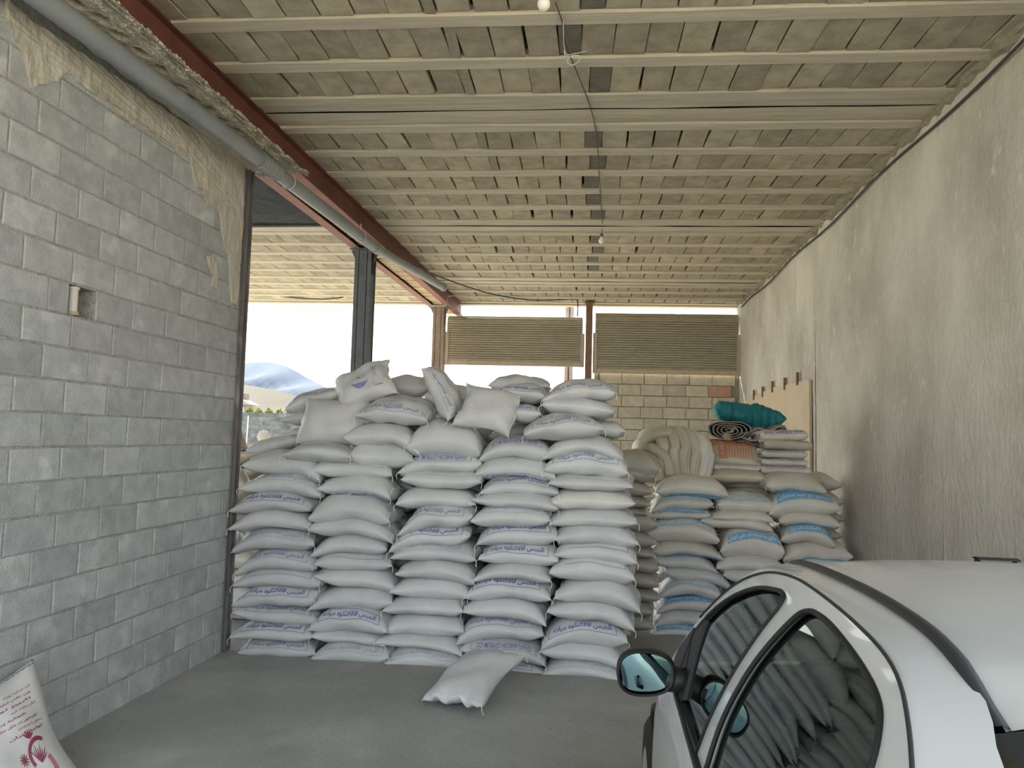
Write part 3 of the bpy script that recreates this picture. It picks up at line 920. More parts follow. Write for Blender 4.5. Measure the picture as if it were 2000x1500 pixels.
def print_code(sk, code, parent, rs):
    """codes: A1 Arabic upright, a Arabic shifted up (half hidden), E English upside down, U Arabic upside down low, B box line only,
    S blue stripe with white text, s faded stripe, L stripe on lower face, P stripe + marks"""
    if not code: return
    k, ink = code[0], INK.get(code[-1], M_ink_mid)
    if k == 'A':
        uc = rs.uniform(-.06, .06)
        fn = front_map('top', uc, .78, -1.32, -.72)
        uv = merge_uv(fit_text(T_AR, -.86, .86, .22, .86), box_uv(-1, 1, .06, 1.0, .022, 'blr'))
        apply_print(sk, fn, *uv, ink, parent)
    elif k == 'C':      # as A with the upper marks too
        uc = rs.uniform(-.04, .04)
        fn = front_map('top', uc, .78, -1.28, -.72)
        marks = [quad_uv(x, x + .035, 1.15, 1.32, 1, 1) for x in (-.42, -.35, .02, .10, .16, .34)]
        uv = merge_uv(fit_text(T_AR, -.86, .86, .16, .82), box_uv(-1, 1, .02, .98, .022, 'bltr'), *marks)
        apply_print(sk, fn, *uv, ink, parent)
    elif k == 'a':
        fn = front_map('top', rs.uniform(-.06, .06), .78, -1.14, -.56)
        apply_print(sk, fn, *merge_uv(fit_text(T_AR, -.86, .86, .2, .9), box_uv(-1, 1, 0, 1, .022, 'blr')), ink, parent)
    elif k == 'B':
        fn = front_map('top', rs.uniform(-.05, .1), .72, -1.10, -.5)
        apply_print(sk, fn, *box_uv(-1, 1, 0, 1, .022, 'br'), ink, parent, 'printed_line')
    elif k == 'E':
        fn = front_map('topflip', 0, .76, -1.24, -.70)
        apply_print(sk, fn, *merge_uv(fit_text(T_EN, -.86, .86, .2, .85), box_uv(-1, 1, 0, 1.0, .022)), ink, parent)
    elif k == 'U':
        fn = front_map('botflip', .05, .74, -1.30, -.75)
        apply_print(sk, fn, *merge_uv(fit_text(T_AR, -.86, .86, .2, .85), box_uv(-1, 1, .05, 1.0, .022, 'blr')), ink, parent)
    elif k in 'Ss':
        fn = front_map('top', rs.uniform(-.03, .06), .78, -1.20, -.66)
        o = apply_print(sk, fn, *quad_uv(-1, 1, 0, 1), M_stripe if k == 'S' else M_stripe_f, parent, 'blue_band')
        apply_print(sk, fn, *fit_text(T_STD if rs.random() < .5 else T_OMID, -.92, .92, .18, .86), M_whiteink, o, off=.004)
    elif k == 'L':
        fn = front_map('botflip', rs.uniform(-.02, .08), .74, -1.22, -.62)
        o = apply_print(sk, fn, *quad_uv(-1, 1, 0, 1), M_stripe, parent, 'blue_band')
        apply_print(sk, fn, *fit_text(T_SEM, -.9, .9, .18, .86), M_whiteink, o, off=.004)
    elif k == 'P':
        fn = front_map('top', .06, .82, -1.30, -.88)
        o = apply_print(sk, fn, *quad_uv(-1, 1, 0, 1), M_stripe, parent, 'blue_band')
        apply_print(sk, fn, *fit_text(T_STD, -.95, .95, .18, .86), M_whiteink, o, off=.004)
        fn = front_map('top', 0, .80, -.82, -.36)
        uv = merge_uv(box_uv(.15, .34, .1, .7, .03), quad_uv(.0, .08, .15, .4, 2, 2), box_uv(.42, .5, .1, .8, .05, 'bl'), fit_text(shape_ar('گچ'), -.75, -.5, .1, .8),
                      quad_uv(-.36, -.31, .15, .8, 2, 2), quad_uv(-.2, -.17, .2, .7, 2, 2))
        apply_print(sk, fn, *uv, M_stripe_f, parent, 'printed_marks')

def stitches(sk, parent, m, side=-1, n=26):
    """sewn thread along one end seam and a loose tail"""
    b = MB()
    vs = np.linspace(-.98, .98, n)
    P = sk.pt(np.full(n, side * .965), vs, 1)
    b.tube([tuple(p + np.array((0, 0, .003 * (-1) ** i))) for i, p in enumerate(P)], .0022, 4)
    p = sk.pt(np.array([side * .99]), np.array([-.98]), 1)[0]
    b.tube([tuple(p), tuple(p + np.array((side * .012, -.006, -.02))), tuple(p + np.array((side * .006, -.01, -.055)))], .0022, 4)
    return b.build('stitched_seam', m, parent)

ORD = ['first', 'second', 'third', 'fourth', 'fifth', 'sixth', 'seventh', 'eighth', 'ninth', 'tenth', 'eleventh', 'twelfth', 'thirteenth', 'fourteenth', 'fifteenth', 'sixteenth']
SEED = [1000]
def put_sack(name, label, loc, sk, m, rot=(0, 0, 0), group=None, code='', cat='sack', seam=None, nu=26, nv=16, seed=0):
    me = sk.mesh('sack_body', m, nu, nv)
    e = bpy.data.objects.new(name, me); e.location = loc; e.rotation_euler = rot
    link(e); tag(e, label, cat, group)
    rs = random.Random(seed * 7 + 5)
    print_code(sk, code, e, rs)
    if seam: 
        for sd in seam: stitches(sk, e, M_thread, sd)
    return e

ZA = (440, 900, .28); ZB = (820, 900, .306667); ZU = (460, 680, .22); ZV = (840, 700, .22); ZPX = (0, 0, 1.0)
ZCc = (1200, 900, .266667); ZDd = (1200, 700, .266667)
YFRONT = 5.73
def zpx(z, x, y):
    return z[0] + x * z[2], z[1] + y * z[2]
def column_sack(z, xl, yl, xr, yr, yt, yb, Yf, W, seed, tk=1.2, fd=-.02):
    """measured in the photo: left tip, right tip, top and bottom of the middle -> sack and its world location"""
    (xl, yl), (xr, yr) = zpx(z, xl, yl), zpx(z, xr, yr)
    yt, yb = zpx(z, 0, yt)[1], zpx(z, 0, yb)[1]
    Y = Yf + .05
    pl, pr = onY(xl, yl, Y), onY(xr, yr, Y)
    xm = (xl + xr) / 2
    pt_, pb_ = onY(xm, yt, Y + .04), onY(xm, yb, Y + .02)
    L = pr[0] - pl[0]; T = (pt_[2] - pb_[2]) * tk
    zm = (pt_[2] + pb_[2]) / 2
    cx = (pl[0] + pr[0]) / 2
    lim = T * .75
    zl = max(-lim, min(lim * .4, pl[2] - zm)); zr = max(-lim, min(lim * .4, pr[2] - zm))
    sk = Sack(L * 1.02, W, T, zl, 0, zr, seed, fdrop=fd, pu=5.2, eu=.56, pv=2.8, cin=.055)
    return sk, (cx, Yf + W / 2, zm)

COLS = [
 ('leftmost', [  # zoom, xl, yl, xr, yr, ytop, ybottom, print
  (ZA, 100, 1318, 620, 1325, 1238, 1362, 'A2'), (ZA, 55, 1215, 625, 1210, 1132, 1245, 'a1'), (ZA, 75, 1030, 645, 1110, 1008, 1132, 'a2'),
  (ZA, 70, 992, 650, 945, 868, 1005, 'A1'), (ZA, 80, 855, 680, 850, 748, 868, 'B2'), (ZA, 75, 770, 635, 720, 612, 745, 'C2'), (ZA, 50, 618, 612, 565, 468, 605, 'A3'),
  (ZA, 55, 460, 605, 450, 335, 458, ''), (ZA, 62, 335, 615, 325, 215, 335, 'A1'), (ZA, 115, 182, 675, 235, 88, 212, 'a3'), (ZU, 80, 1020, 752, 1150, 918, 1105, '')]),
 ('second', [
  (ZA, 595, 1398, 1165, 1345, 1265, 1400, 'A3'), (ZA, 610, 1195, 1115, 1265, 1172, 1265, ''), (ZA, 605, 1160, 1150, 1165, 1022, 1182, 'C1'), (ZA, 595, 1008, 1165, 965, 880, 1022, ''),
  (ZA, 640, 785, 1200, 900, 748, 875, ''), (ZA, 630, 695, 1160, 705, 636, 762, 'B2'), (ZA, 600, 648, 1120, 600, 508, 632, ''), (ZA, 595, 462, 1187, 548, 383, 512, ''),
  (ZA, 605, 385, 1165, 405, 230, 412, ''), (ZA, 665, 178, 1172, 240, 98, 232, 'U1'), (ZU, 685, 1058, 1385, 1105, 985, 1140, 'B3'), (ZU, 1010, 935, 1568, 975, 845, 1052, ''),
  (ZU, 975, 772, 1640, 935, 668, 845, '')]),
 ('middle', [
  (ZPX, 749, 1298, 906, 1290, 1264, 1303, 'A3'), (ZPX, 740, 1248, 909, 1272, 1238, 1265, ''), (ZPX, 751, 1226, 904, 1226, 1197, 1239, ''), (ZPX, 754, 1189, 909, 1188, 1165, 1199, ''),
  (ZPX, 768, 1150, 915, 1158, 1127, 1167, ''), (ZPX, 776, 1116, 927, 1133, 1090, 1129, ''), (ZPX, 770, 1083, 934, 1085, 1060, 1093, 'a3'), (ZPX, 761, 1073, 918, 1040, 1026, 1064, 'A1'),
  (ZPX, 784, 1042, 927, 1004, 986, 1028, 'A2'), (ZPX, 775, 978, 928, 978, 953, 988, ''), (ZPX, 787, 930, 942, 934, 919, 953, 'B3'), (ZPX, 779, 921, 939, 902, 884, 921, 'E2'), (ZPX, 798, 868, 940, 880, 824, 886, '')]),
 ('fourth', [
  (ZPX, 900, 1312, 1058, 1313, 1284, 1314, 'A2'), (ZPX, 901, 1262, 1066, 1292, 1250, 1285, 'E2'), (ZPX, 892, 1249, 1060, 1232, 1203, 1247, 'a2'), (ZPX, 909, 1188, 1071, 1214, 1168, 1205, ''),
  (ZPX, 912, 1162, 1080, 1162, 1128, 1168, 'a1'), (ZPX, 926, 1131, 1080, 1128, 1097, 1128, ''), (ZPX, 936, 1086, 1091, 1088, 1062, 1101, 'A1'), (ZPX, 930, 1056, 1087, 1042, 1024, 1062, 'a1'),
  (ZPX, 926, 1014, 1078, 1012, 986, 1026, 'a3'), (ZPX, 927, 972, 1093, 990, 961, 990, ''), (ZPX, 938, 958, 1089, 958, 932, 963, 'a2'), (ZPX, 928, 921, 1082, 928, 890, 930, 'U1'), (ZPX, 934, 896, 1073, 884, 852, 892, 'E2')]),
 ('rightmost', [
  (ZPX, 1058, 1315, 1216, 1322, 1287, 1322, 'a3'), (ZPX, 1056, 1266, 1221, 1298, 1253, 1290, ''), (ZPX, 1055, 1260, 1222, 1246, 1209, 1257, 'A1'), (ZPX, 1074, 1187, 1242, 1223, 1172, 1211, ''),
  (ZPX, 1088, 1161, 1254, 1188, 1130, 1175, ''), (ZPX, 1078, 1113, 1242, 1126, 1086, 1132, 'B2'), (ZPX, 1085, 1077, 1244, 1092, 1057, 1094, 'B1'), (ZPX, 1083, 1048, 1243, 1058, 1022, 1061, ''),
  (ZPX, 1070, 1018, 1241, 1016, 993, 1026, ''), (ZPX, 1073, 979, 1237, 980, 957, 993, ''), (ZPX, 1078, 938, 1239, 946, 927, 956, 'B3'), (ZPX, 1067, 913, 1229, 918, 880, 925, 'C2'), (ZPX, 1064, 889, 1220, 892, 850, 884, '')]),
]
SAY = {'A': ' with blue lettering', 'C': ' with framed blue lettering', 'a': ' with half hidden lettering', 'E': ' with upside down lettering', 'U': ' with lettering underneath', 'B': ' with a thin blue line'}
for ci, (cn, rows) in enumerate(COLS):
    for i, row in enumerate(rows):
        z, xl, yl, xr, yr, yt, yb, code = row
        seed = 100 * ci + i
        Yf = YFRONT + random.Random(seed).uniform(-.02, .035) + (.012 * max(0, i - 8))
        sk, loc = column_sack(z, xl, yl, xr, yr, yt, yb, Yf, .44, seed)
        m = M_sack_st if (ci == 4 and i == 9) else M_sack
        lab = 'white gypsum sack' + SAY.get(code[:1], '') + ', ' + ORD[i] + ' from floor in ' + cn + ' stack column'
        rs = random.Random(seed)
        put_sack('gypsum_sack', lab, loc, sk, m, (0, 0, rs.uniform(-.05, .05)), 'white gypsum sacks in the front stack', code,
                 seam=[-1, 1] if rs.random() < .5 else [rs.choice((-1, 1))], seed=seed, nu=28, nv=18)
# rear rows of the same stack, glimpsed through the gaps
rear = Sack(.62, .44, .19, -.04, 0, -.04, 5).mesh('sack_body', M_sack, 18, 12)
for Yr, xs_, tops in ((YFRONT + .70, (-2.60, -1.90, -1.27, -.64, -.06), (1.55, 1.78, 1.78, 1.86, 1.58)), (YFRONT + 1.14, (-2.16, -1.56, -.95, -.34), (1.70, 1.80, 1.86, 1.86))):
    for xc, zt in zip(xs_, tops):
        for i in range(16):
            z = .085 + .157 * i
            if z > zt: break
            o = bpy.data.objects.new('gypsum_sack', rear)
            o.location = (xc + rnd.uniform(-.02, .02), Yr + rnd.uniform(-.02, .02), z); o.rotation_euler = (0, 0, rnd.choice((0, math.pi)) + rnd.uniform(-.05, .05))
            link(o); tag(o, 'white sack in the hidden rear rows, glimpsed through gaps between stack columns', 'sack', 'white sacks in the rear rows of the front stack')

# loose sacks thrown on top of the stack
def loose(label, px, py, Y, dims, rot, code='', m=M_sack, zlr=(0, 0), seam=(-1, 1), seed=0, wav=1.2, pu=3.6, zm=0):
    p = onY(px, py, Y)
    sk = Sack(*dims, zlr[0], zm, zlr[1], seed, pu=pu, wav=wav)
    return put_sack('gypsum_sack', label, tuple(p), sk, m, tuple(math.radians(a) for a in rot), 'loose white sacks on top of the front stack', code, seam=seam, nu=32, nv=22, seed=seed), sk
loose('white sack lying over the seam of the first two columns near the top', 634, 882, 5.92, (.56, .44, .17), (0, 3, 4), 'a3', zlr=(-.05, -.02), seed=301)
loose('white sack slumped behind the leftmost column, its left end sloping down', 548, 868, 6.2, (.5, .4, .15), (0, -14, 8), '', seed=302)
o, sk = loose('plump white sack set upright, its blank broad face forward', 652, 824, 6.0, (.56, .42, .26), (68, 2, 3), '', seed=303, pu=4.5, wav=.8)
loose('white sack with blue lettering poking out at the upper left', 622, 780, 6.28, (.50, .44, .17), (0, -14, 10), 'A2', zlr=(-.05, 0), seed=304)
loose('white sack wedged under the upper left lettered sack', 606, 815, 6.3, (.40, .40, .14), (0, -10, 6), '', seed=305)
loose('small white sack end peeking out left of the upright sack', 604, 846, 6.3, (.40, .40, .13), (0, -8, 6), '', seed=306)
o, sk = loose('topmost white sack with a blue crescent emblem, peaked corner up', 712, 752, 6.12, (.50, .42, .22), (50, -22, 6), '', seed=307, wav=1.6)
cres = []
th = np.linspace(math.pi * 1.08, math.pi * 1.92, 22)
V = []; Fc = []
for i, t in enumerate(th):
    w = .16 * math.sin((i / 21) * math.pi)
    V += [(.42 * math.cos(t), .62 + .5 * math.sin(t)), (.42 * math.cos(t), .62 + (.5 - w * 1.4) * math.sin(t) )]
    if i: k = 2 * i; Fc.append((k - 2, k - 1, k + 1, k))
uvc = merge_uv((np.array(V), Fc), quad_uv(-.06, .06, .58, .70, 2, 2), box_uv(.62, .95, .05, 1.1, .02, 'lb'))
apply_print(sk, front_map('flat', -.05, .8, -.75, .35), *uvc, M_ink_mid, o, 'printed_emblem')
apply_print(sk, front_map('turn', .0, .30, .48, .62), *fit_text(T_EN, -1, 1, 0, 1), M_ink_faint, o)
loose('white sack lying far back between the peaked sack and leaning sack', 802, 756, 6.5, (.5, .44, .2), (8, 0, -4), '', seed=308)
o, sk = loose('white sack with rows of faded print on its sloping upper face', 783, 800, 6.0, (.60, .46, .21), (14, 3, -3), 'A2', zlr=(-.03, -.03), seed=309)
apply_print(sk, front_map('turn', -.05, .28, -.25, -.02), *merge_uv(fit_text(T_EN, -1, .2, .1, .4), fit_text('GYPSUM', -1, .3, .55, .95)), M_ink_faint, o)
apply_print(sk, front_map('flat', .45, .16, -.35, .1), np.array(V), Fc, M_ink_faint, o, 'printed_emblem')
loose('flat white sack squeezed below the faded print sack', 752, 822, 6.15, (.42, .4, .11), (0, 0, 5), '', seed=310)
o, sk = loose('white sack standing on its edge and leaning left, lettering down its side', 868, 770, 5.98, (.50, .30, .19), (0, 58, -18), 'A2', seed=311, wav=1.3)
loose('white sack lying behind the edge-standing leaning sack', 890, 782, 6.25, (.46, .42, .24), (20, 24, -6), 'a3', seed=312)
loose('white sack with blue marks tucked below the leaning sack', 838, 816, 6.2, (.36, .4, .13), (0, 0, 0), 'a2', seed=313)
loose('big blank white sack leaning back against the pile, corner pointing down right', 955, 800, 5.86, (.46, .40, .17), (62, 13, 4), '', seed=314, wav=1.5, pu=4.5)
loose('white sack with bold lettering behind the big blank leaning sack', 1024, 768, 6.15, (.44, .42, .17), (4, 0, -2), 'A1', seed=315, zlr=(-.02, -.03))
loose('white sack with upside down English lettering right of the blank leaning sack', 1010, 808, 6.05, (.46, .42, .15), (0, 0, -2), 'E2', seed=316)
loose('white sack behind, rounding off the pile between the two right columns', 1018, 756, 6.45, (.52, .44, .2), (0, 0, 0), '', seed=317)
loose('white gypsum sack with worn lettering draped askew below the two topmost', 1098, 832, 5.86, (.62, .46, .20), (4, -3, 3), 'C2', seed=318, zlr=(-.05, -.02))
loose('white sack end sticking out right behind the askew lettered sack', 1180, 838, 6.1, (.34, .42, .14), (0, 6, 0), '', seed=319)
loose('smooth white sack second from the top of the rightmost column', 1132, 796, 5.98, (.58, .46, .17), (0, 4, -3), '', seed=320, zlr=(-.01, -.02))
loose('topmost white sack of the rightmost column with curved worn lettering', 1132, 762, 6.02, (.58, .46, .18), (6, -3, 2), 'A2', seed=321, zlr=(-.07, -.03))

loose('white sack mostly hidden between the peaked sack and the faded print sack', 772, 792, 6.5, (.56, .44, .22), (0, 0, 0), '', seed=322)
loose('white sack mostly hidden behind the two topmost right column sacks', 1062, 806, 6.42, (.5, .44, .24), (0, 0, 0), '', seed=323)
loose('white sack mostly hidden under the faded print sack', 770, 836, 6.4, (.56, .44, .2), (0, 0, 0), '', seed=324)
# the sack fallen on the floor in front
sk = Sack(.66, .46, .15, 0, 0, 0, 400, pu=4.2, wav=1.5)
e = put_sack('gypsum_sack', 'blank white sack fallen on the floor, leaning on the stack foot', (-.84, 5.13, .135), sk, M_sack, (math.radians(-3), math.radians(-14), math.radians(71)), None, '', seam=[-1, 1], nu=36, nv=26)

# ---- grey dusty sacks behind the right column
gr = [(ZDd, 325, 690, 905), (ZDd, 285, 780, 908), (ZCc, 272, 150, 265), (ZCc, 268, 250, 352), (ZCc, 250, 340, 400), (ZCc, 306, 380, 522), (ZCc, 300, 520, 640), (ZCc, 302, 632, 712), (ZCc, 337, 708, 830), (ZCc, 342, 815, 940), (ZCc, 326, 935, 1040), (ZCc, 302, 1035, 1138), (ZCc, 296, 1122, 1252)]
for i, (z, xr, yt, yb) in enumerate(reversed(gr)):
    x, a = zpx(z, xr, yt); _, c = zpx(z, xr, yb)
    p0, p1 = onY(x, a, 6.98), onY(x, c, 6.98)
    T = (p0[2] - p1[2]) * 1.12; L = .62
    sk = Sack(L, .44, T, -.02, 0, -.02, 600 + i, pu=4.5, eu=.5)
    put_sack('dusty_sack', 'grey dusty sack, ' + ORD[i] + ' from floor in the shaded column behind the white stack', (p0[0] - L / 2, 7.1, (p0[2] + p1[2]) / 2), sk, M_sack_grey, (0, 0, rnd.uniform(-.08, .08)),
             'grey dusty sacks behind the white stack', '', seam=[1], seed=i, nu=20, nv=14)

# ---- blue-banded sacks on the right
BC = [
 ('left', [(275, 1262, 700, 1275, 1192, 1282, 'S'), (285, 1190, 760, 1150, 1085, 1200, ''), (300, 1095, 800, 1050, 980, 1092, 'S'), (330, 985, 800, 985, 862, 978, 's'), (365, 790, 860, 935, 770, 885, ''),
           (290, 712, 748, 805, 683, 785, ''), (270, 648, 790, 708, 578, 690, 'L'), (245, 528, 775, 568, 413, 582, 's'), (275, 400, 712, 385, 342, 420, 'S'), (268, 355, 716, 300, 243, 350, 's'), (310, 215, 832, 238, 118, 252, 'L')]),
 ('middle', [(850, 1260, 1330, 1260, 1180, 1275, ''), (850, 1170, 1330, 1180, 1090, 1190, ''), (840, 1080, 1320, 1090, 990, 1100, 'S'), (860, 960, 1320, 980, 900, 1000, ''), (808, 812, 1280, 880, 790, 915, 'L'), (758, 768, 1247, 772, 685, 800, ''),
             (775, 645, 1242, 655, 490, 702, 'P'), (645, 425, 1162, 500, 388, 492, ''), (732, 398, 1172, 428, 352, 442, ''), (740, 305, 1182, 332, 243, 375, 's')]),
 ('right', [(1340, 1260, 1800, 1260, 1180, 1275, ''), (1330, 1170, 1800, 1170, 1085, 1185, ''), (1320, 1070, 1790, 1080, 985, 1095, 'S'), (1320, 960, 1780, 970, 895, 995, ''), (1300, 880, 1770, 880, 800, 905, 'S'), (1245, 770, 1740, 790, 705, 820, ''),
            (1228, 705, 1727, 690, 578, 728, 'L'), (1228, 565, 1620, 610, 448, 590, 'P'), (1195, 430, 1642, 462, 352, 472, 'L'), (1130, 372, 1645, 335, 222, 388, 'S'), (1100, 165, 1538, 212, 100, 228, 'L')]),
]
SAYB = {'S': ' with bright blue band', 's': ' with faded blue band', 'L': ' with blue band underneath', 'P': ' with blue band and printed marks', '': ', blank'}
for ci, (cn, rows) in enumerate(BC):
    for i, (xl, yl, xr, yr, yt, yb, code) in enumerate(rows):
        seed = 700 + 40 * ci + i
        sk, loc = column_sack(ZCc, xl, yl, xr, yr, yt, yb, 7.16 + random.Random(seed).uniform(-.03, .03), .46, seed)
        lab = 'white sack' + SAYB[code] + ', ' + ORD[i] + ' from floor, ' + cn + ' banded column'
        put_sack('banded_sack', lab, loc, sk, M_sack_warm if i > 5 else M_sack, (0, 0, random.Random(seed).uniform(-.05, .05)), 'blue banded sacks by the right wall', code, seam=[-1], seed=seed, nu=26, nv=16)
# dusty sack whose broad top shows behind the middle column
p = onZ(1446, 952, 1.50)
put_sack('banded_sack', 'brown dusted sack lying flat behind the top of the middle banded column', (1.32, 7.62, 1.46), Sack(.56, .5, .16, 0, 0, 0, 801), M_sack_dust, (math.radians(5), 0, 0), 'dusty sacks behind the banded columns', '', seed=801)
put_sack('banded_sack', 'dusty sack lying flat behind the top of the right banded column', (1.86, 7.66, 1.44), Sack(.5, .5, .16, 0, 0, 0, 802), M_sack_dust, (math.radians(4), 0, 0), 'dusty sacks behind the banded columns', '', seed=802)
# hidden support behind: second row of banded sacks
sup = Sack(.6, .46, .2, -.03, 0, -.03, 9).mesh('sack_body', M_sack_warm, 16, 10)
for ci, xc in enumerate((.85, 1.45, 2.05)):
    for i in range(9):
        o = bpy.data.objects.new('banded_sack', sup); o.location = (xc + rnd.uniform(-.02, .02), 7.86, .09 + .165 * i); o.rotation_euler = (0, 0, rnd.uniform(-.05, .05))
        link(o); tag(o, 'dusty white sack in the hidden rear row behind the banded columns', 'sack', 'rear row of banded sacks')

def letter_bars(x0, x1, y0, y1, seed):
    """worn print too small to read: upright strokes grouped into word-like clumps"""
    r = random.Random(seed); parts = []; x = x0
    while x < x1 - .03:
        if r.random() < .12: x += .05; continue
        w = r.uniform(.010, .022)
        a, b = y0 + (y1 - y0) * r.uniform(0, .25), y1 - (y1 - y0) * r.uniform(0, .2)
        parts.append(quad_uv(x, x + w, a, b, 1, 1))
        if r.random() < .6: parts.append(quad_uv(x, x + w * 2, (a + b) / 2 - .06, (a + b) / 2 + .06, 1, 1))
        x += w + r.uniform(.012, .022)
    return merge_uv(*parts)
# ---- flat printed bags on top, right side
def flat_bag(label, x0, x1, yt, yb, Y, W, code, seed, m=M_sack_warm, band=None, rot=(0, 0, 0)):
    (a, ya), (c, yc_) = zpx(ZDd, x0, yt), zpx(ZDd, x1, yb)
    p, q = onY(a, ya, Y), onY(c, yc_, Y)
    L = q[0] - p[0]; T = (p[2] - q[2]) * 1.15
    sk = Sack(L, W, T, 0, 0, 0, seed, pu=14, eu=.4, cin=.02, wav=.8, pv=7, ev=.42)
    e = put_sack('cement_bag', label, ((p[0] + q[0]) / 2, Y + W / 2, (p[2] + q[2]) / 2), sk, m, rot, 'flat printed bags on the banded sacks', '', seed=seed, nu=26, nv=16)
    if band:
        fn = front_map('top', .02, .86, -1.46, -1.12)
        apply_print(sk, fn, *merge_uv(box_uv(-1, 1, 0, 1, .05, 'bt'), letter_bars(-.95, .95, .2, .85, seed)), band, e)
    b = MB()   # frayed sewn end on the left
    for k in range(9):
        v = -.9 + .2 * k
        p0 = sk.pt(np.array([-.97]), np.array([v]), 1)[0]
        b.tube([tuple(p0), tuple(p0 + np.array((-.03, -.01, .008 * math.sin(k * 3)))), tuple(p0 + np.array((-.05, -.015, -.012)))], .006, 5)
    b.build('frayed_end', M_tarppale, e)
    return e
flat_bag('printed bag, lowest of the flat stack by the right wall', 1075, 1440, 785, 860, 7.50, .45, '', 901, band=M_ink_mid)
flat_bag('printed bag, second from bottom of the flat stack by the right wall', 1080, 1425, 732, 792, 7.50, .45, '', 902, band=M_ink_mid)
flat_bag('printed bag, third from bottom of the flat stack by the right wall', 1085, 1420, 668, 735, 7.50, .45, '', 903, band=M_ink_mid)
flat_bag('dusty blank bag, second from top of the flat stack', 1090, 1450, 595, 672, 7.49, .46, '', 904, m=M_sack_dust, rot=(0, .03, 0))
flat_bag('printed bag with white strip, topmost of the flat stack', 1060, 1412, 525, 605, 7.50, .45, '', 905, band=M_ink, rot=(0, -.04, .02))
flat_bag('thin cream bag, lowest of three below the orange bag', 735, 1070, 878, 910, 7.52, .4, '', 906, band=M_ink_faint)
flat_bag('thin cream bag, middle of three below the orange bag', 722, 1065, 832, 885, 7.50, .42, '', 907)
flat_bag('thin cream bag, directly below the orange bag', 720, 1070, 772, 838, 7.50, .42, '', 908, band=M_ink_faint)
# orange printed bag leaning back
p = onY(*zpx(ZDd, 858, 700), 7.72)
sk = Sack(.54, .34, .14, 0, 0, 0, 910, pu=9, eu=.4, cin=.02, pv=5, ev=.45)
e = put_sack('cement_bag', 'orange printed bag leaning below the rolled grey tarpaulin', tuple(p), sk, M_sack_dust, (math.radians(48), 0, math.radians(-3)), None, '', seed=910)
def obox(x0, x1, y0, y1): return quad_uv(x0, x1, y0, y1, 6, 4)
fn = front_map('flat', 0, .92, -.82, .9)
uv = merge_uv(obox(-.95, .95, .66, .98), obox(-.55, -.2, .02, .62), *[obox(-.15 + .11 * k, -.10 + .11 * k, .08, .72) for k in range(9)], obox(-.95, -.88, .05, .75), obox(-.80, -.74, .1, .7))
apply_print(sk, fn, *uv, M_orange, e, 'orange_print')
apply_print(sk, front_map('turn', .1, .62, -.47, -.28), *letter_bars(-1, 1, 0.1, .9, 3), M_sack_warm, e, off=.004)

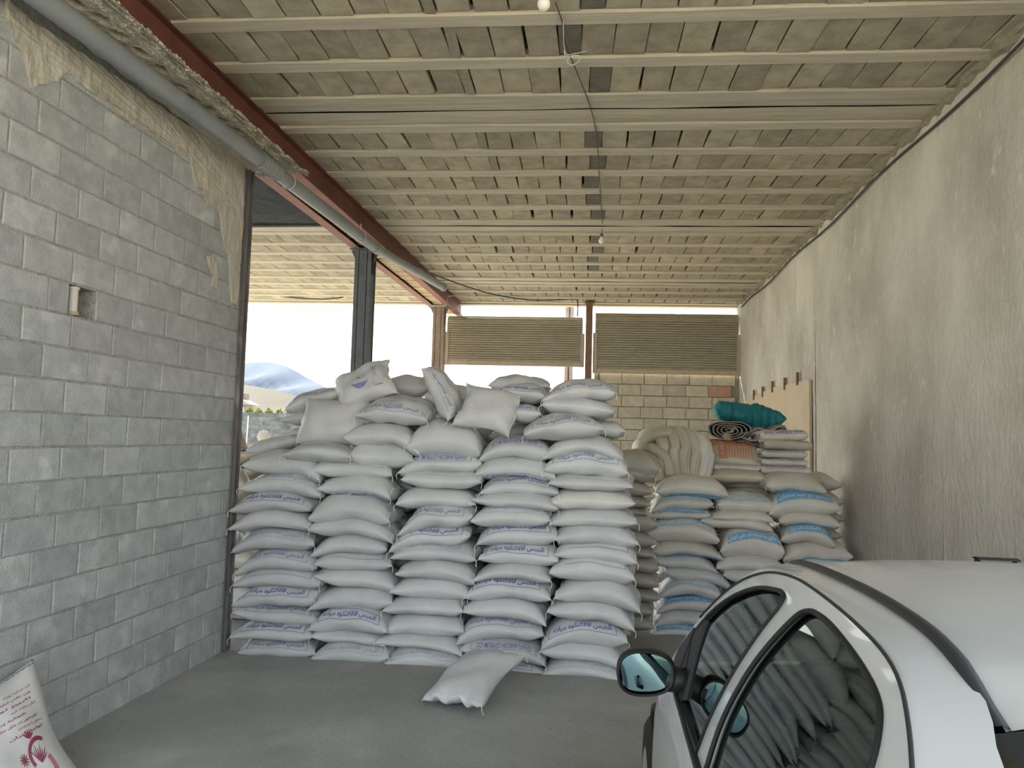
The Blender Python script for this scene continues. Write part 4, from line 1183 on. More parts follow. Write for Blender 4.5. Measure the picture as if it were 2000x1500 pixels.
# ---- bundle of folded empty sacks
def bundle():
    e = empty('folded_sack_bundle', tuple(onY(1318, 932, 7.55)))
    tag(e, 'bundle of folded dusty empty sacks bent over in soft pleats', 'sack bundle')
    P = lambda x, y, Y: np.array(onY(*zpx(ZDd, x, y), Y))
    zb = P(400, 905, 7.45)[2]; r = random.Random(4)
    # outer drape: each sheet hangs down the front, bends over the top and runs back to the left
    sheets = [(215, 345, 560, 7.60), (300, 440, 545, 7.52), (405, 510, 540, 7.47), (480, 580, 538, 7.44), (555, 640, 548, 7.42), (610, 725, 566, 7.40)]
    for i, (xa, xb, yt, Yf) in enumerate(sheets):
        xl, xr = P(xa, 800, Yf)[0], P(xb, 800, Yf)[0]
        zt = P((xa + xb) / 2, yt, Yf + .1)[2]
        R_ = .16; g = []
        ns_ = 34
        for k in range(ns_):
            q = k / (ns_ - 1)
            row = []
            for m_ in range(15):
                t = m_ / 14
                bul = (1 - abs(2 * t - 1) ** 2.6) ** .5          # rounded cross-section of the fold
                dep = .055 * bul
                wr = .006 * math.sin(6 * t + 9 * q + i) + .004 * math.sin(19 * t - 7 * q)
                x = xl + (xr - xl) * t
                if q < .45:
                    z = zb + (zt - R_ - zb) * (q / .45); yy = Yf - dep - wr; zz = z; lean = .02 * math.sin(q * 6 + i)
                    p = (x + lean, yy, zz)
                else:
                    a = (q - .45) / .55 * math.radians(125)
                    rr_ = R_ + dep + wr
                    p = (x - .10 * (.0 if i == 0 else 1) * (1 - math.cos(a)) * (1 + .3 * i / 5), Yf + R_ - rr_ * math.cos(a), zt - R_ + rr_ * math.sin(a))
                row.append(p)
            g.append(row)
        b = MB(); b.grid(g)
        o = child(b, 'pleat', M_sack_dust if i < 5 else M_sack_warm, e, smooth=True)
        md = o.modifiers.new('thickness', 'SOLIDIFY'); md.thickness = .02; md.offset = -1
    # rounded left shoulder and diagonal creases
    pts = [P(205, 905, 7.72), P(172, 790, 7.70), P(176, 680, 7.68), P(215, 600, 7.66), P(300, 556, 7.66), P(420, 545, 7.68)]
    g = []; pa = spline(pts, 6); n = len(pa)
    for k, p in enumerate(pa):
        d = pa[min(k + 1, n - 1)] - pa[max(k - 1, 0)]; d /= np.linalg.norm(d)
        a = np.cross(d, np.array((0, 1, 0))); a /= np.linalg.norm(a)
        g.append([tuple(p + a * .07 * math.cos(s_) * (1 + .1 * math.sin(3 * s_ + k)) + np.array((0, 1, 0)) * .22 * math.sin(s_)) for s_ in np.linspace(0, 2 * math.pi, 18, endpoint=False)])
    b = MB(); b.grid(g, close_v=True); b.f.append(tuple(range(18))); b.f.append(tuple((n - 1) * 18 + j for j in range(18))); child(b, 'outer_fold', M_sack_dust, e, smooth=True)
    for pts, rad in (([P(215, 640, 7.58), P(300, 665, 7.50), P(390, 740, 7.46), P(415, 860, 7.44)], .05), ([P(225, 700, 7.60), P(290, 740, 7.54), P(330, 830, 7.50), P(335, 900, 7.48)], .055), ([P(230, 780, 7.62), P(262, 840, 7.58), P(270, 905, 7.55)], .06)):
        b = MB(); b.tube([tuple(q) for q in spline(pts, 7)], rad, 14); child(b, 'crease', M_sack_dust, e, smooth=True)
    x0, x1 = P(215, 800, 7.6)[0], P(700, 800, 7.6)[0]
    g = [[(x0 + (x1 - x0) * t, 7.62 + .02 * math.sin(9 * t), zb + (P(400, 590, 7.6)[2] - zb) * q) for t in np.linspace(0, 1, 12)] for q in np.linspace(0, 1, 6)]
    b = MB(); b.grid(g); b.grid([[(x0 + (x1 - x0) * t, yy, P(400, 590, 7.6)[2]) for t in (0, 1)] for yy in (7.62, 7.9)]); child(b, 'inner_fold', M_sack_dust, e, smooth=True)
bundle()

# ---- rolled tarpaulins
def rolled(name, label, pxc, pyc, Y, rx, rz, length, m_out, m_in, rzrot, ragged=0.0, turns=4.5):
    c = onY(pxc, pyc, Y)
    e = empty(name, tuple(c), rzrot); tag(e, label, 'tarpaulin')
    N = 150; g0 = []; r = random.Random(5)
    prof = []
    for i in range(N):
        t = i / (N - 1); a = t * turns * 2 * math.pi; k = 1 - t * .85
        wob = 1 + .03 * math.sin(a * 3.1) + .02 * math.sin(a * 7.3)
        prof.append((rx * k * wob * math.copysign(abs(math.cos(a)) ** .8, math.cos(a)), rz * k * wob * math.copysign(abs(math.sin(a)) ** .85, math.sin(a))))
    rows = [[(x, yy + (ragged * r.uniform(-1, 1) if yy in (0.0,) else 0), z) for x, z in prof] for yy in np.linspace(0, length, 4)]
    b = MB(); b.grid(rows)
    o = b.build('rolled_sheet', m_out, e, smooth=True)
    md = o.modifiers.new('thickness', 'SOLIDIFY'); md.thickness = .008
    b = MB(); b.grid([[(x * .97, yy, z * .97) for x, z in prof[:int(N / turns)]] for yy in (.04, length - .04)], close_v=True)
    return e
rolled('rolled_tarpaulin', 'grey rolled tarpaulin showing its spiral end', *zpx(ZDd, 832, 528), 7.60, .215, .10, .6, M_tarp, M_tarpdark, math.radians(-14), .006)
e = empty('folded_tarpaulin', tuple(onY(*zpx(ZDd, 1060, 565), 7.75))); tag(e, 'dark folded tarpaulin lying between grey roll and flat bags', 'tarpaulin')
for k in range(4):
    b = MB(); x0, x1 = onY(*zpx(ZDd, 890 + 10 * k, 600), 7.7)[0], onY(*zpx(ZDd, 1265 - 6 * k, 600), 7.7)[0]
    z0 = onY(*zpx(ZDd, 1000, 612 - 26 * k), 7.7)[2]
    n = 14
    b.grid([[(x0 + (x1 - x0) * i / n, 7.66 + .45 * jj / 6 + .01 * math.sin(i), z0 + .018 * math.sin(i * .9 + k) + .01 * math.sin(jj * 1.5 + k) + (.06 * (i / n) if k > 1 else 0)) for jj in range(7)] for i in range(n + 1)])
    o = child(b, 'fold', M_tarp if k % 2 else M_tarpdark, e, smooth=True)
    md = o.modifiers.new('thickness', 'SOLIDIFY'); md.thickness = .022
def teal_roll():
    c0 = onY(*zpx(ZDd, 745, 375), 7.9); c1 = onY(*zpx(ZDd, 1250, 440), 8.0)
    e = empty('teal_tarpaulin_roll', tuple((c0 + c1) / 2 - np.array((0, 0, .1)))); tag(e, 'teal tarpaulin roll bound up on top of the stacked bags', 'tarpaulin')
    r = random.Random(21); g = []
    n = 60
    for i in range(n + 1):
        t = i / n
        p = c0 + (c1 - c0) * t + np.array((0, .12, 0))
        top = np.interp(t, [0, .06, .25, .5, .62, .8, .93, 1], [.045, .10, .115, .105, .125, .10, .08, .02])
        bot = np.interp(t, [0, .06, .25, .5, .6, .8, .93, 1], [.05, .09, .115, .20, .20, .15, .12, .03])
        pinch = 1 - .13 * sum(math.exp(-((t - q) / .012) ** 2) for q in (.24, .52, .66, .76, .87))
        row = []
        for s in np.linspace(0, 2 * math.pi, 26, endpoint=False):
            h = (top if math.sin(s) > 0 else bot) * pinch
            wv = 1 + .05 * math.sin(5 * s + 9 * t) + .03 * r.uniform(-1, 1)
            row.append((p[0] + .006 * r.uniform(-1, 1), p[1] + .17 * pinch * math.cos(s) * wv, p[2] + h * math.sin(s) * wv))
        g.append(row)
    b = MB(); b.grid(g, close_v=True); b.f.append(tuple(range(25, -1, -1))); b.f.append(tuple(n * 26 + j for j in range(26)))
    child(b, 'rolled_sheet', M_teal, e, smooth=True)
    for q in (.24, .52, .76):
        p = c0 + (c1 - c0) * q + np.array((0, .12, 0))
        b = MB(); b.tube([(p[0], p[1] + .165 * math.cos(s), p[2] - .02 + (.118 if math.sin(s) > 0 else (.14 if q > .4 else .11)) * math.sin(s)) for s in np.linspace(0, 2 * math.pi, 20)], .006, 5)
        child(b, 'binding_cord', M_teal, e)
teal_roll()

# ---- brown and white sacks beyond the end of the block wall
def misc(label, px, py, Y, dims, rot, m, seed, cat='sack', name='paper_sack', band=False, zlr=(0, 0)):
    p = onY(px, py, Y); sk = Sack(*dims, zlr[0], 0, zlr[1], seed, pu=4.5, eu=.5)
    e = put_sack(name, label, tuple(p), sk, m, tuple(math.radians(a) for a in rot), 'sacks beyond the end of the block wall', '', seed=seed, nu=22, nv=16)
    if band:
        fn = front_map('top', .25, .55, -1.15, -.55)
        o = apply_print(sk, fn, *quad_uv(-1, 1, 0, 1), M_darkband, e, 'navy_band')
        apply_print(sk, fn, *fit_text(shape_ar('سیمان'), -.2, .8, .2, .85), M_whiteink, o, off=.004)
    return e
misc('brown paper sack with a navy band, upper one beyond the wall end', 460, 893, 7.3, (.66, .42, .19), (0, -8, 0), M_sack_brown, 501, band=True)
misc('brown paper sack with a navy band, lower one beyond the wall end', 462, 925, 7.3, (.70, .42, .19), (0, -10, 0), M_sack_brown, 502, band=True)
misc('grey brown sack slumped upright against the wall end', 452, 956, 6.75, (.40, .34, .2), (60, -50, 0), M_sack_dust, 503)
misc('brown sack deep in the gap under the slumped sack', 462, 975, 7.2, (.72, .42, .24), (0, 0, 0), M_sack_brown, 504)
misc('dark brown sack lower in the gap beyond the wall end', 458, 1015, 7.2, (.70, .42, .15), (0, 0, 0), M_sack_brown, 505)
misc('crumpled white plastic sack in the gap beyond the wall end', 452, 1048, 6.9, (.26, .3, .17), (0, -30, 10), M_sack, 506)
misc('grey sack in the shade low in the gap', 460, 1088, 7.1, (.70, .42, .2), (0, 0, 0), M_sack_grey, 507)
misc('grey sack in the shade above the white flat sack', 460, 1126, 7.1, (.70, .42, .2), (0, 0, 0), M_sack_grey, 508)
misc('flat white sack low behind the leftmost column', 470, 1172, 6.75, (.5, .42, .2), (0, -4, 6), M_sack, 509)
b = MB(); b.box((-4.2, 6.75, 0), (-2.95, 7.5, .10)); 
for k in range(4): b.box((-4.2, 6.75 + .2 * k, .10), (-2.95, 6.88 + .2 * k, .14))
tag(b.build('wooden_pallet', M_sack_brown), 'wooden pallet under the sacks beyond the wall end', 'pallet')

# ---- red printed sack leaning on the block wall, bottom left
sk = Sack(.66, .50, .22, 0, 0, 0, 77, pu=5, eu=.5, cin=.03, wav=1.3)
e = bpy.data.objects.new('flour_sack', sk.mesh('sack_body', mat('white_printed_sack', (.46, .45, .44), (.54, .53, .52), 5, .55, .4, 26, bdist=.006), 40, 28))
link(e); tag(e, 'white sack with dark red print and floral emblem leaning on block wall', 'sack')
# local x (length) points up along the lean, local y across
P0 = np.array(onX(46, 1316, XL + .10))
up = np.array((-.20, .0, .98)); up = np.array((-.52, .0, .85)); up /= np.linalg.norm(up)
ac = np.array((.55, .83, .18)); ac -= up * np.dot(ac, up); ac /= np.linalg.norm(ac)
nn = np.cross(up, ac)
if nn[0] < 0: nn = -nn; ac = -ac
ctr = P0 - up * .30 - ac * (.20 if ac[1] > 0 else -.20) + nn * .0
Mx = Matrix(((up[0], ac[0], nn[0], ctr[0]), (up[1], ac[1], nn[1], ctr[1]), (up[2], ac[2], nn[2], ctr[2]), (0, 0, 0, 1)))
if Mx.to_3x3().determinant() < 0:
    Mx = Matrix(((up[0], -ac[0], nn[0], ctr[0]), (up[1], -ac[1], nn[1], ctr[1]), (up[2], -ac[2], nn[2], ctr[2]), (0, 0, 0, 1)))
    ac = -ac
e.matrix_world = Mx
sgn = 1 if ac[1] > 0 else -1
def rmap(x, y):      # x across (right +), y up (0..1 of the length)
    return (-.98 + 1.94 * y, sgn * x * .96, 1)
lines = ['آرد سفید ویژه', 'وزن خالص کیلوگرم', 'تاریخ تولید', 'کارخانه آرد', 'شماره پروانه', 'نگهداری در جای خشک', 'مطابق با استاندارد', 'تولید ایران']
for k, t in enumerate(lines):
    y1 = .88 - .046 * k
    x1 = (.80 if k != 4 else .55) - .03 * (k % 3); x0 = x1 - .55 - .35 * ((k * 37) % 3) / 2
    uv, fs = fit_text(shape_ar(t.replace('آ', 'ا').replace('خ', 'ح').replace('ژ', 'ز')), x0, x1, y1 - .026, y1)
    apply_print(sk, rmap, uv, fs, M_redink if k % 3 else M_pinkink, e)
def disc_uv(cx, cy, r0, r1, a0=0, a1=6.2832, n=28, asp=1.6):
    V = []; Fc = []
    for i in range(n + 1):
        t = a0 + (a1 - a0) * i / n
        for r in (r0, r1): V.append((cx + r * asp * math.cos(t), cy + r * math.sin(t)))
        if i: k = 2 * i; Fc.append((k - 2, k - 1, k + 1, k))
    return np.array(V), Fc
def leaf_uv(cx, cy, a, L, w, asp=1.6):
    V = []; Fc = []
    for i in range(9):
        t = i / 8; ww = w * math.sin(math.pi * t) ** .8
        x, y = L * t, 0
        for s in (1, -1):
            px_, py_ = x, s * ww
            V.append((cx + (px_ * math.cos(a) - py_ * math.sin(a)) * asp, cy + px_ * math.sin(a) + py_ * math.cos(a)))
        if i: k = 2 * i; Fc.append((k - 2, k - 1, k + 1, k))
    return np.array(V), Fc
ex, ey = .45, .34
em = [disc_uv(ex + .05, ey, .115, .15, .9, 3.6)] + [leaf_uv(ex - .02, ey - .06, .5 + .22 * i,   .13 + .03 * (i % 2), .006) for i in range(8)] + \
     [leaf_uv(ex - .05, ey + .15, .6 + .45 * i, .08, .009) for i in range(5)] + [leaf_uv(ex - .28, ey + .02, .57 * i, .06, .006) for i in range(11)] + \
     [leaf_uv(ex - .30, ey - .09, 1.0 * i, .055, .007) for i in range(6)] + [leaf_uv(ex - .1, ey - .11, 2.6 + .5 * i, .09, .016) for i in range(4)]
apply_print(sk, rmap, *merge_uv(*em), M_redink, e, 'floral_emblem')
apply_print(sk, rmap, *merge_uv(disc_uv(ex - .25, ey - .12, .24, .29, -1.2, .35), disc_uv(-.75, ey - .02, .25, .256, -.4, 1.2), *[leaf_uv(-.6, .16, .5 * i, .10, .02) for i in range(9)]), M_pinkink, e, 'floral_emblem')
stitches(sk, e, M_stitch, 1, 40)

# small stones and crumbs on the floor
b = MB(); rd = random.Random(8)
for _ in range(170):
    x, y = rd.uniform(-2.9, .2), rd.uniform(3.0, 6.0) if rd.random() < .7 else rd.uniform(5.2, 5.75)
    if rd.random() < .35: x = -3.0 + abs(rd.gauss(0, .12))
    r = rd.uniform(.003, .009) if rd.random() < .93 else rd.uniform(.01, .016)
    z = fz(x, y) + r * .4
    vs = [(x + r * rd.uniform(.7, 1.3) * a, y + r * rd.uniform(.7, 1.3) * c, z + r * .7 * d) for a, c, d in ((1, 0, 0), (-1, 0, 0), (0, 1, 0), (0, -1, 0), (0, 0, 1), (0, 0, -1))]
    b.add(vs, [(0, 2, 4), (2, 1, 4), (1, 3, 4), (3, 0, 4), (2, 0, 5), (1, 2, 5), (3, 1, 5), (0, 3, 5)])
o = b.build('floor_debris', M_cblock_pale); tag(o, 'small stones and mortar crumbs scattered on the floor', 'debris', kind='stuff')

# ================================================================== OUTDOORS
ow = MB()
fwall = structure(MB().box((-60, 34.25, .3), (8, 34.5, 2.60)).build('outdoor_wall', mat('far_grey_block_joint', (.12, .12, .115), (.17, .165, .16), 3, .95)), 'far grey block wall across the sunlit yard', 'wall')
ob = [chamfer_block(.39, .19, .05, mat('far_grey_block', (.085, .088, .09), (.15, .152, .15), 4, .95, rand=.25), 'concrete_block', 900 + s, .01, .008) for s in range(4)]
for k in range(11):
    for i in range(19):
        x = -18.6 + .4 * i + (.2 if k % 2 else 0)
        inst('concrete_block', rnd.choice(ob), fwall, (x, 34.24, .5 + .2 * k))
# hill and mountain
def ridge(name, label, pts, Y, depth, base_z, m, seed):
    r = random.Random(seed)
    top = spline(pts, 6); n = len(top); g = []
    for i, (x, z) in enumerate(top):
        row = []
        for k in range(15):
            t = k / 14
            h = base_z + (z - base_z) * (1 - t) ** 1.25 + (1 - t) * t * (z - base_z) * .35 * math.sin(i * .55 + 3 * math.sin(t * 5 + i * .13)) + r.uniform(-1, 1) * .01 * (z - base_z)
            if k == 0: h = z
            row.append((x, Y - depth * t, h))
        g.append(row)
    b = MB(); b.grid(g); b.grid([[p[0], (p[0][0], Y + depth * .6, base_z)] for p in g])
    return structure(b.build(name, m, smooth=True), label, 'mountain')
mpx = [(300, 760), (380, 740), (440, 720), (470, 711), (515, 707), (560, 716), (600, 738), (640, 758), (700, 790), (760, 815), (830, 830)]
ridge('mountain', 'hazy blue grey mountain beyond the yard wall', [(onY(x, y, 1900)[0], onY(x, y, 1900)[2]) for x, y in mpx], 1900, 700, -5, mat('haze_tinted_rock', (.085, .108, .142), (.105, .128, .165), .004, .95), 1)  # distance haze painted into the rock colour as blue grey
hpx = [(300, 742), (420, 746), (500, 755), (560, 768), (620, 790), (700, 812), (800, 835)]
ridge('foothill', 'dry yellow foothill in front of the mountain', [(onY(x, y, 700)[0], onY(x, y, 700)[2]) for x, y in hpx], 700, 380, -3, mat('dry_yellow_slope', (.066, .055, .038), (.085, .07, .047), .012, .95), 2)
# house at the far left
def house():
    Y = 48
    a = onY(455, 800, Y)[0]; b_ = onY(482, 800, Y)[0]; zt = onY(470, 790, Y)[2]; zz = onY(470, 768, Y)[2]
    e = empty('house', ((a + b_) / 2, Y + 3, .4)); tag(e, 'pale far house with a pinkish upper storey beyond the yard wall', 'house')
    M_h = mat('pale_house_render', (.20, .18, .155), (.24, .21, .185), .6, .9); M_h2 = mat('pink_house_render', (.19, .14, .125), (.22, .165, .15), .6, .9)
    b = MB(); b.box((a - 3, Y, .3), (b_, Y + 1.4, zt)); child(b, 'lower_storey', M_h, e)
    b = MB(); b.box((a - 3, Y + .4, zt), (onY(473, 780, Y)[0], Y + 1.0, zz)); child(b, 'upper_storey', M_h2, e)
    b = MB(); b.poly([[(a - 3.2, zt), (b_ + .45, zt), (b_ - .3, zt + .35), (a - 3.2, zt + .35)]], lambda u, v: (u, Y - .3, v), (0, 1.2, 0)); child(b, 'roof_edge', mat('house_roof', (.30, .25, .23), None), e)
    b = MB(); b.box((b_ - .55, Y - .03, zt - .95), (b_ - .2, Y + .02, zt - .15)); w = child(b, 'window', mat('far_window', (.30, .42, .45), None, rough=.2), e)
house()
# bushes along the far wall
M_leaf = mat('sunlit_yellow_green_leaf', (.17, .20, .03), (.26, .28, .05), 2, .8, rand=.15); M_leaf2 = mat('grey_green_leaf', (.07, .13, .09), (.11, .18, .12), 2, .8)
def bush(label, px, py, Y, r, h, m, seed, n=420, name='bush'):
    rr = random.Random(seed); c = onY(px, py, Y)
    e = empty(name, (c[0], Y, c[2] - h)); tag(e, label, 'bush', 'bushes behind the yard wall')
    b = MB()
    for _ in range(n):
        th, ph, q = rr.uniform(0, 6.28), math.acos(rr.uniform(-.3, 1)), rr.uniform(.55, 1.0)
        p = np.array((r * q * math.sin(ph) * math.cos(th), r * .6 * q * math.sin(ph) * math.sin(th), h * q * math.cos(ph)))
        a = np.array([rr.uniform(-1, 1) for _ in range(3)]); c_ = np.array([rr.uniform(-1, 1) for _ in range(3)])
        a = a / np.linalg.norm(a) * .10; c_ = c_ / np.linalg.norm(c_) * .05
        b.add([p - a, p + c_, p + a, p - c_], [(0, 1, 2, 3)])
    b.build('foliage', m, e)
    b = MB()
    for k in range(4):
        b.tube([(0, 0, .47 - (c[2] - h)), (.1 * math.sin(k * 2), .1 * math.cos(k * 2), -.2), (r * .4 * math.sin(k * 2), r * .3 * math.cos(k * 2), h * .5)], [.03, .02, .01], 5)
    b.build('stem', M_sack_brown, e)
for i, (px, h) in enumerate(((488, .50), (507, .40), (526, .40), (546, .38), (566, .36))):
    bush('sunny yellow green bush behind the yard wall, ' + ORD[i] + ' from the left', px, 795 + i * 1.2, 36.2, .27, h + .3, M_leaf, 60 + i)
bush('round grey green bush behind the yard wall near the lettered sack', 570, 800, 38.5, .42, .75, M_leaf2, 80, 500, 'round_bush')
# white car parked in the yard
def yard_car():
    Y = 21.0
    x0 = onY(528, 850, Y)[0]; x1 = x0 + 1.65; zr = onY(560, 838, Y)[2]; zh = onY(545, 851, Y)[2]; g0 = .47
    e = empty('parked_car', ((x0 + x1) / 2, Y + 2, g0)); tag(e, 'white car parked in the sunlit yard, seen past the stack', 'car')
    M_w = mat('yard_car_white', (.78, .78, .76), None, rough=.3, spec=.5)
    st = [(Y, zh - .16, .0), (Y + .15, zh - .05, 0), (Y + 1.1, zh + .06, 0), (Y + 3.4, zh + .06, 0), (Y + 4.1, zh, 0), (Y + 4.2, zh - .3, 0)]
    b = MB(); b.grid([[(x0 + .02, y, g0 + .2), (x0, y, g0 + .5), (x0 + .05, y, z - .05), (x0 + .3, y, z), ((x0 + x1) / 2, y, z + .03), (x1 - .3, y, z), (x1 - .05, y, z - .05), (x1, y, g0 + .5), (x1 - .02, y, g0 + .2)] for y, z, _ in st])
    for rowi in (0, len(st) - 1): b.f.append(tuple(range(rowi * 9, rowi * 9 + 9)))
    child(b, 'body', M_w, e, smooth=True, angle=35)
    b = MB(); b.grid([[(x0 + .2, y, z), (x0 + .35, y, z + .02), ((x0 + x1) / 2, y, z + .05), (x1 - .35, y, z + .02), (x1 - .2, y, z)] for y, z in ((Y + 1.75, zr - .05), (Y + 2.0, zr), (Y + 2.9, zr), (Y + 3.2, zr - .07))]); child(b, 'roof', M_w, e, smooth=True)
    M_g = mat('yard_car_glass', (.20, .30, .30), None, rough=.05, spec=.6)
    b = MB(); b.grid([[(x0 + .1 + .1 * t, Y + 1.1 + .65 * t, zh + .05 + (zr - .1 - zh) * t), ((x0 + x1) / 2, Y + 1.02 + .65 * t, zh + .08 + (zr - .08 - zh) * t), (x1 - .1 - .1 * t, Y + 1.1 + .65 * t, zh + .05 + (zr - .1 - zh) * t)] for t in (0, .5, 1)]); child(b, 'windscreen', M_g, e, smooth=True)
    for s, xx in ((0, x0), (1, x1)):
        b = MB(); sg = 1 if s == 0 else -1
        b.poly([[(Y + 1.15, zh + .05), (Y + 1.75, zr - .06), (Y + 3.15, zr - .08), (Y + 3.6, zh + .05)]], lambda u, v: (xx + sg * (.06 + .14 * (v - zh) / max(.1, zr - zh)), u, v), (sg * .02, 0, 0)); child(b, 'side_glass', M_g, e)
    for yy in (Y + .8, Y + 3.3):
        for xx in (x0 + .1, x1 - .1):
            b = MB(); b.tube([(xx - .09, yy, g0 + .29), (xx + .09, yy, g0 + .29)], .29, 18); child(b, 'wheel', M_rubber, e)
yard_car()
# satellite dish on a stand
def dish():
    Y = 15.5
    c = onY(515, 853, Y); e = empty('satellite_dish', (c[0], Y, .0)); tag(e, 'pale satellite dish on a bent stand in the yard', 'dish')
    M_d = mat('pale_dish_metal', (.30, .265, .23), (.36, .315, .27), 8, .6)
    R = .16; prof = [(R * t, -.05 * (1 - t * t)) for t in np.linspace(0, 1, 6)]
    b = MB(); b.lathe(prof, 8, lambda x, y, z: (x, z * 1.0 - .0, y)); o = child(b, 'reflector', M_d, e); o.location = Vector(tuple(c)) - Vector((0, 0, 0)) - Vector(e.location); 
    md = o.modifiers.new('thickness', 'SOLIDIFY'); md.thickness = .008
    b = MB(); b.tube([tuple(c + np.array((0, .02, 0))), tuple(c + np.array((0, .03, -.2))), tuple(c + np.array((-.03, .03, -.32))), (c[0] - .15, Y, c[2] - .36), (c[0] - .15, Y, 0)], .014, 6); child(b, 'stand', M_d, e)
    for k in range(8):
        a = k * math.pi / 4
        b = MB(); b.tube([tuple(c + np.array((0, -.03, 0))), tuple(c + np.array((R * math.cos(a), -.005, R * math.sin(a))))], .006, 4); child(b, 'rib', M_shrail, e)
    b = MB(); b.tube([tuple(c + np.array((.1, -.1, -.16))), tuple(c + np.array((.30, -.05, .12)))], .012, 5); child(b, 'feed_arm', M_rust, e)
dish()
# cream tarpaulin heap
def heap():
    Y = 9.6
    tip = onY(461, 841, Y); e = empty('cloth_heap', (tip[0] - .2, Y + .3, 0)); tag(e, 'sunlit cream cloth heap sloping down beyond the wall end', 'cloth')
    g = []
    for i in range(14):
        t = i / 13; row = []
        for k in range(21):
            a = -math.pi / 2 + math.pi * 2 * k / 20
            rad = .10 + .95 * t
            row.append((tip[0] - .25 + rad * .75 * math.cos(a) * (1 + .08 * math.sin(6 * a)), Y + .45 + rad * .5 * math.sin(a), tip[2] * (1 - t) ** .9 + .03 * math.sin(7 * a + 3 * t)))
        g.append(row)
    b = MB(); b.grid(g); b.f.append(tuple(range(20)))
    child(b, 'cloth', mat('cream_cloth', (.36, .31, .25), (.43, .375, .31), 8, .9, .4, 20), e, smooth=True)
    b = MB(); b.tube([tuple(onY(483, 866, 9.4)), tuple(onY(497, 872, 9.4))], .03, 6); child(b, 'loose_corner', M_tarppale, e)
heap()
# rod by the heap
b = MB(); b.tube([tuple(onY(485, 812, 20)), tuple(onY(482, 855, 20)), (onY(482, 855, 20)[0], 20, .4)], .016, 6)
tag(b.build('yard_pole', M_tarppale, smooth=True), 'thin pale pole standing before the far yard wall', 'pole')
# neighbouring building seen over the right shutter
def nb():
    Y = 30; a, c = onY(1330, 600, Y)[0], onY(1475, 600, Y)[0]; zt = 7.6
    e = empty('neighbour_building', ((a + c) / 2, Y + 3, .4)); tag(e, 'pale building seen through the gap above the right shutter', 'building')
    M_n = mat('white_render', (.72, .72, .70), (.78, .78, .76), .8, .9)
    b = MB(); b.box((a, Y, .4), (c, Y + 6, zt)); child(b, 'wall', M_n, e)
    b = MB(); b.box((a - .1, Y - .1, zt), (c + .1, Y + 6.1, zt + .15)); child(b, 'parapet', M_n, e)
    for k in range(3):
        b = MB(); b.box((a + .4 + .9 * k, Y - .03, 4.2), (a + .95 + .9 * k, Y + .02, 5.2)); child(b, 'window', mat('far_window', (.30, .42, .45), None, rough=.2), e)
nb()

# ================================================================== WHITE CAR
M_paint = mat('white_car_paint', (.36, .37, .375), None, rough=.25, spec=.5, coat=.6)
M_gap = mat('dark_panel_gap', (.02, .021, .022), None, rough=.7)
M_strip = mat('grey_black_roof_strip', (.022, .024, .027), None, rough=.5)
M_int = mat('dark_cabin_cloth', (.02, .021, .022), None, rough=.9)
M_seat = mat('grey_seat_cloth', (.05, .05, .052), (.07, .07, .072), 20, .9)
def glass_mat():
    m = bpy.data.materials.new('tinted_car_glass'); m.use_nodes = True
    n, l = m.node_tree.nodes, m.node_tree.links
    n.clear(); out = n.new('ShaderNodeOutputMaterial'); mx = n.new('ShaderNodeMixShader'); tr = n.new('ShaderNodeBsdfTransparent'); gl = n.new('ShaderNodeBsdfGlossy')
    tr.inputs[0].default_value = (.34, .40, .38, 1); gl.inputs['Roughness'].default_value = .02; gl.inputs[0].default_value = (.86, .95, .92, 1)
    fr = n.new('ShaderNodeFresnel'); fr.inputs[0].default_value = 1.65
    l.new(fr.outputs[0], mx.inputs[0]); l.new(tr.outputs[0], mx.inputs[1]); l.new(gl.outputs[0], mx.inputs[2]); l.new(mx.outputs[0], out.inputs[0])
    return m
M_glass = glass_mat()
M_mirror = mat('blue_mirror_glass', (.42, .66, .72), None, rough=.02, metal=1.0)
car = empty('white_car', (1.08, 1.9, 0)); tag(car, 'white sedan car parked right foreground, seen over roof and left windows', 'car')
XC = 1.08
def XS(z):            # left side surface of the glasshouse
    return .25 + (z - .92) * .4348 - .028 * math.sin(max(0, min(1, (z - .92) / .55)) * math.pi)
def carpart(b, name, m, **k): return child(b, name, m, car, **k)
def both(fn):
    for s in (1, -1):
        fn(s, (lambda x: x) if s == 1 else (lambda x: 2 * XC - x))
sp2 = lambda pts, n=6: [tuple(p) for p in spline(pts, n)]
front_win = sp2([(2.60, 1.135), (2.48, 1.237), (2.341, 1.315), (2.172, 1.375), (2.02, 1.402), (1.945, 1.408), (1.905, 1.392), (1.935, 1.324), (1.974, 1.224), (2.01, 1.121), (2.04, 1.03)], 5) + [(2.055, .962), (2.52, .952), (2.60, 1.0)]
rear_win = sp2([(1.92, .975), (1.919, 1.086), (1.892, 1.188), (1.853, 1.28), (1.785, 1.378), (1.735, 1.412), (1.66, 1.421), (1.549, 1.419), (1.379, 1.404), (1.262, 1.384), (1.205, 1.355), (1.166, 1.30), (1.13, 1.18)], 5) + [(1.10, 1.06), (1.10, .985)]
top_curve = sp2([(2.86, .965), (2.70, 1.105), (2.555, 1.229), (2.388, 1.344), (2.186, 1.416), (1.98, 1.447), (1.778, 1.455), (1.492, 1.450), (1.275, 1.432), (1.14, 1.385), (1.0, 1.30)], 6)
side_outer = top_curve + [(.80, 1.23), (.58, 1.07), (.46, .965)]
belt = [(.46, .955), (2.86, .945)]
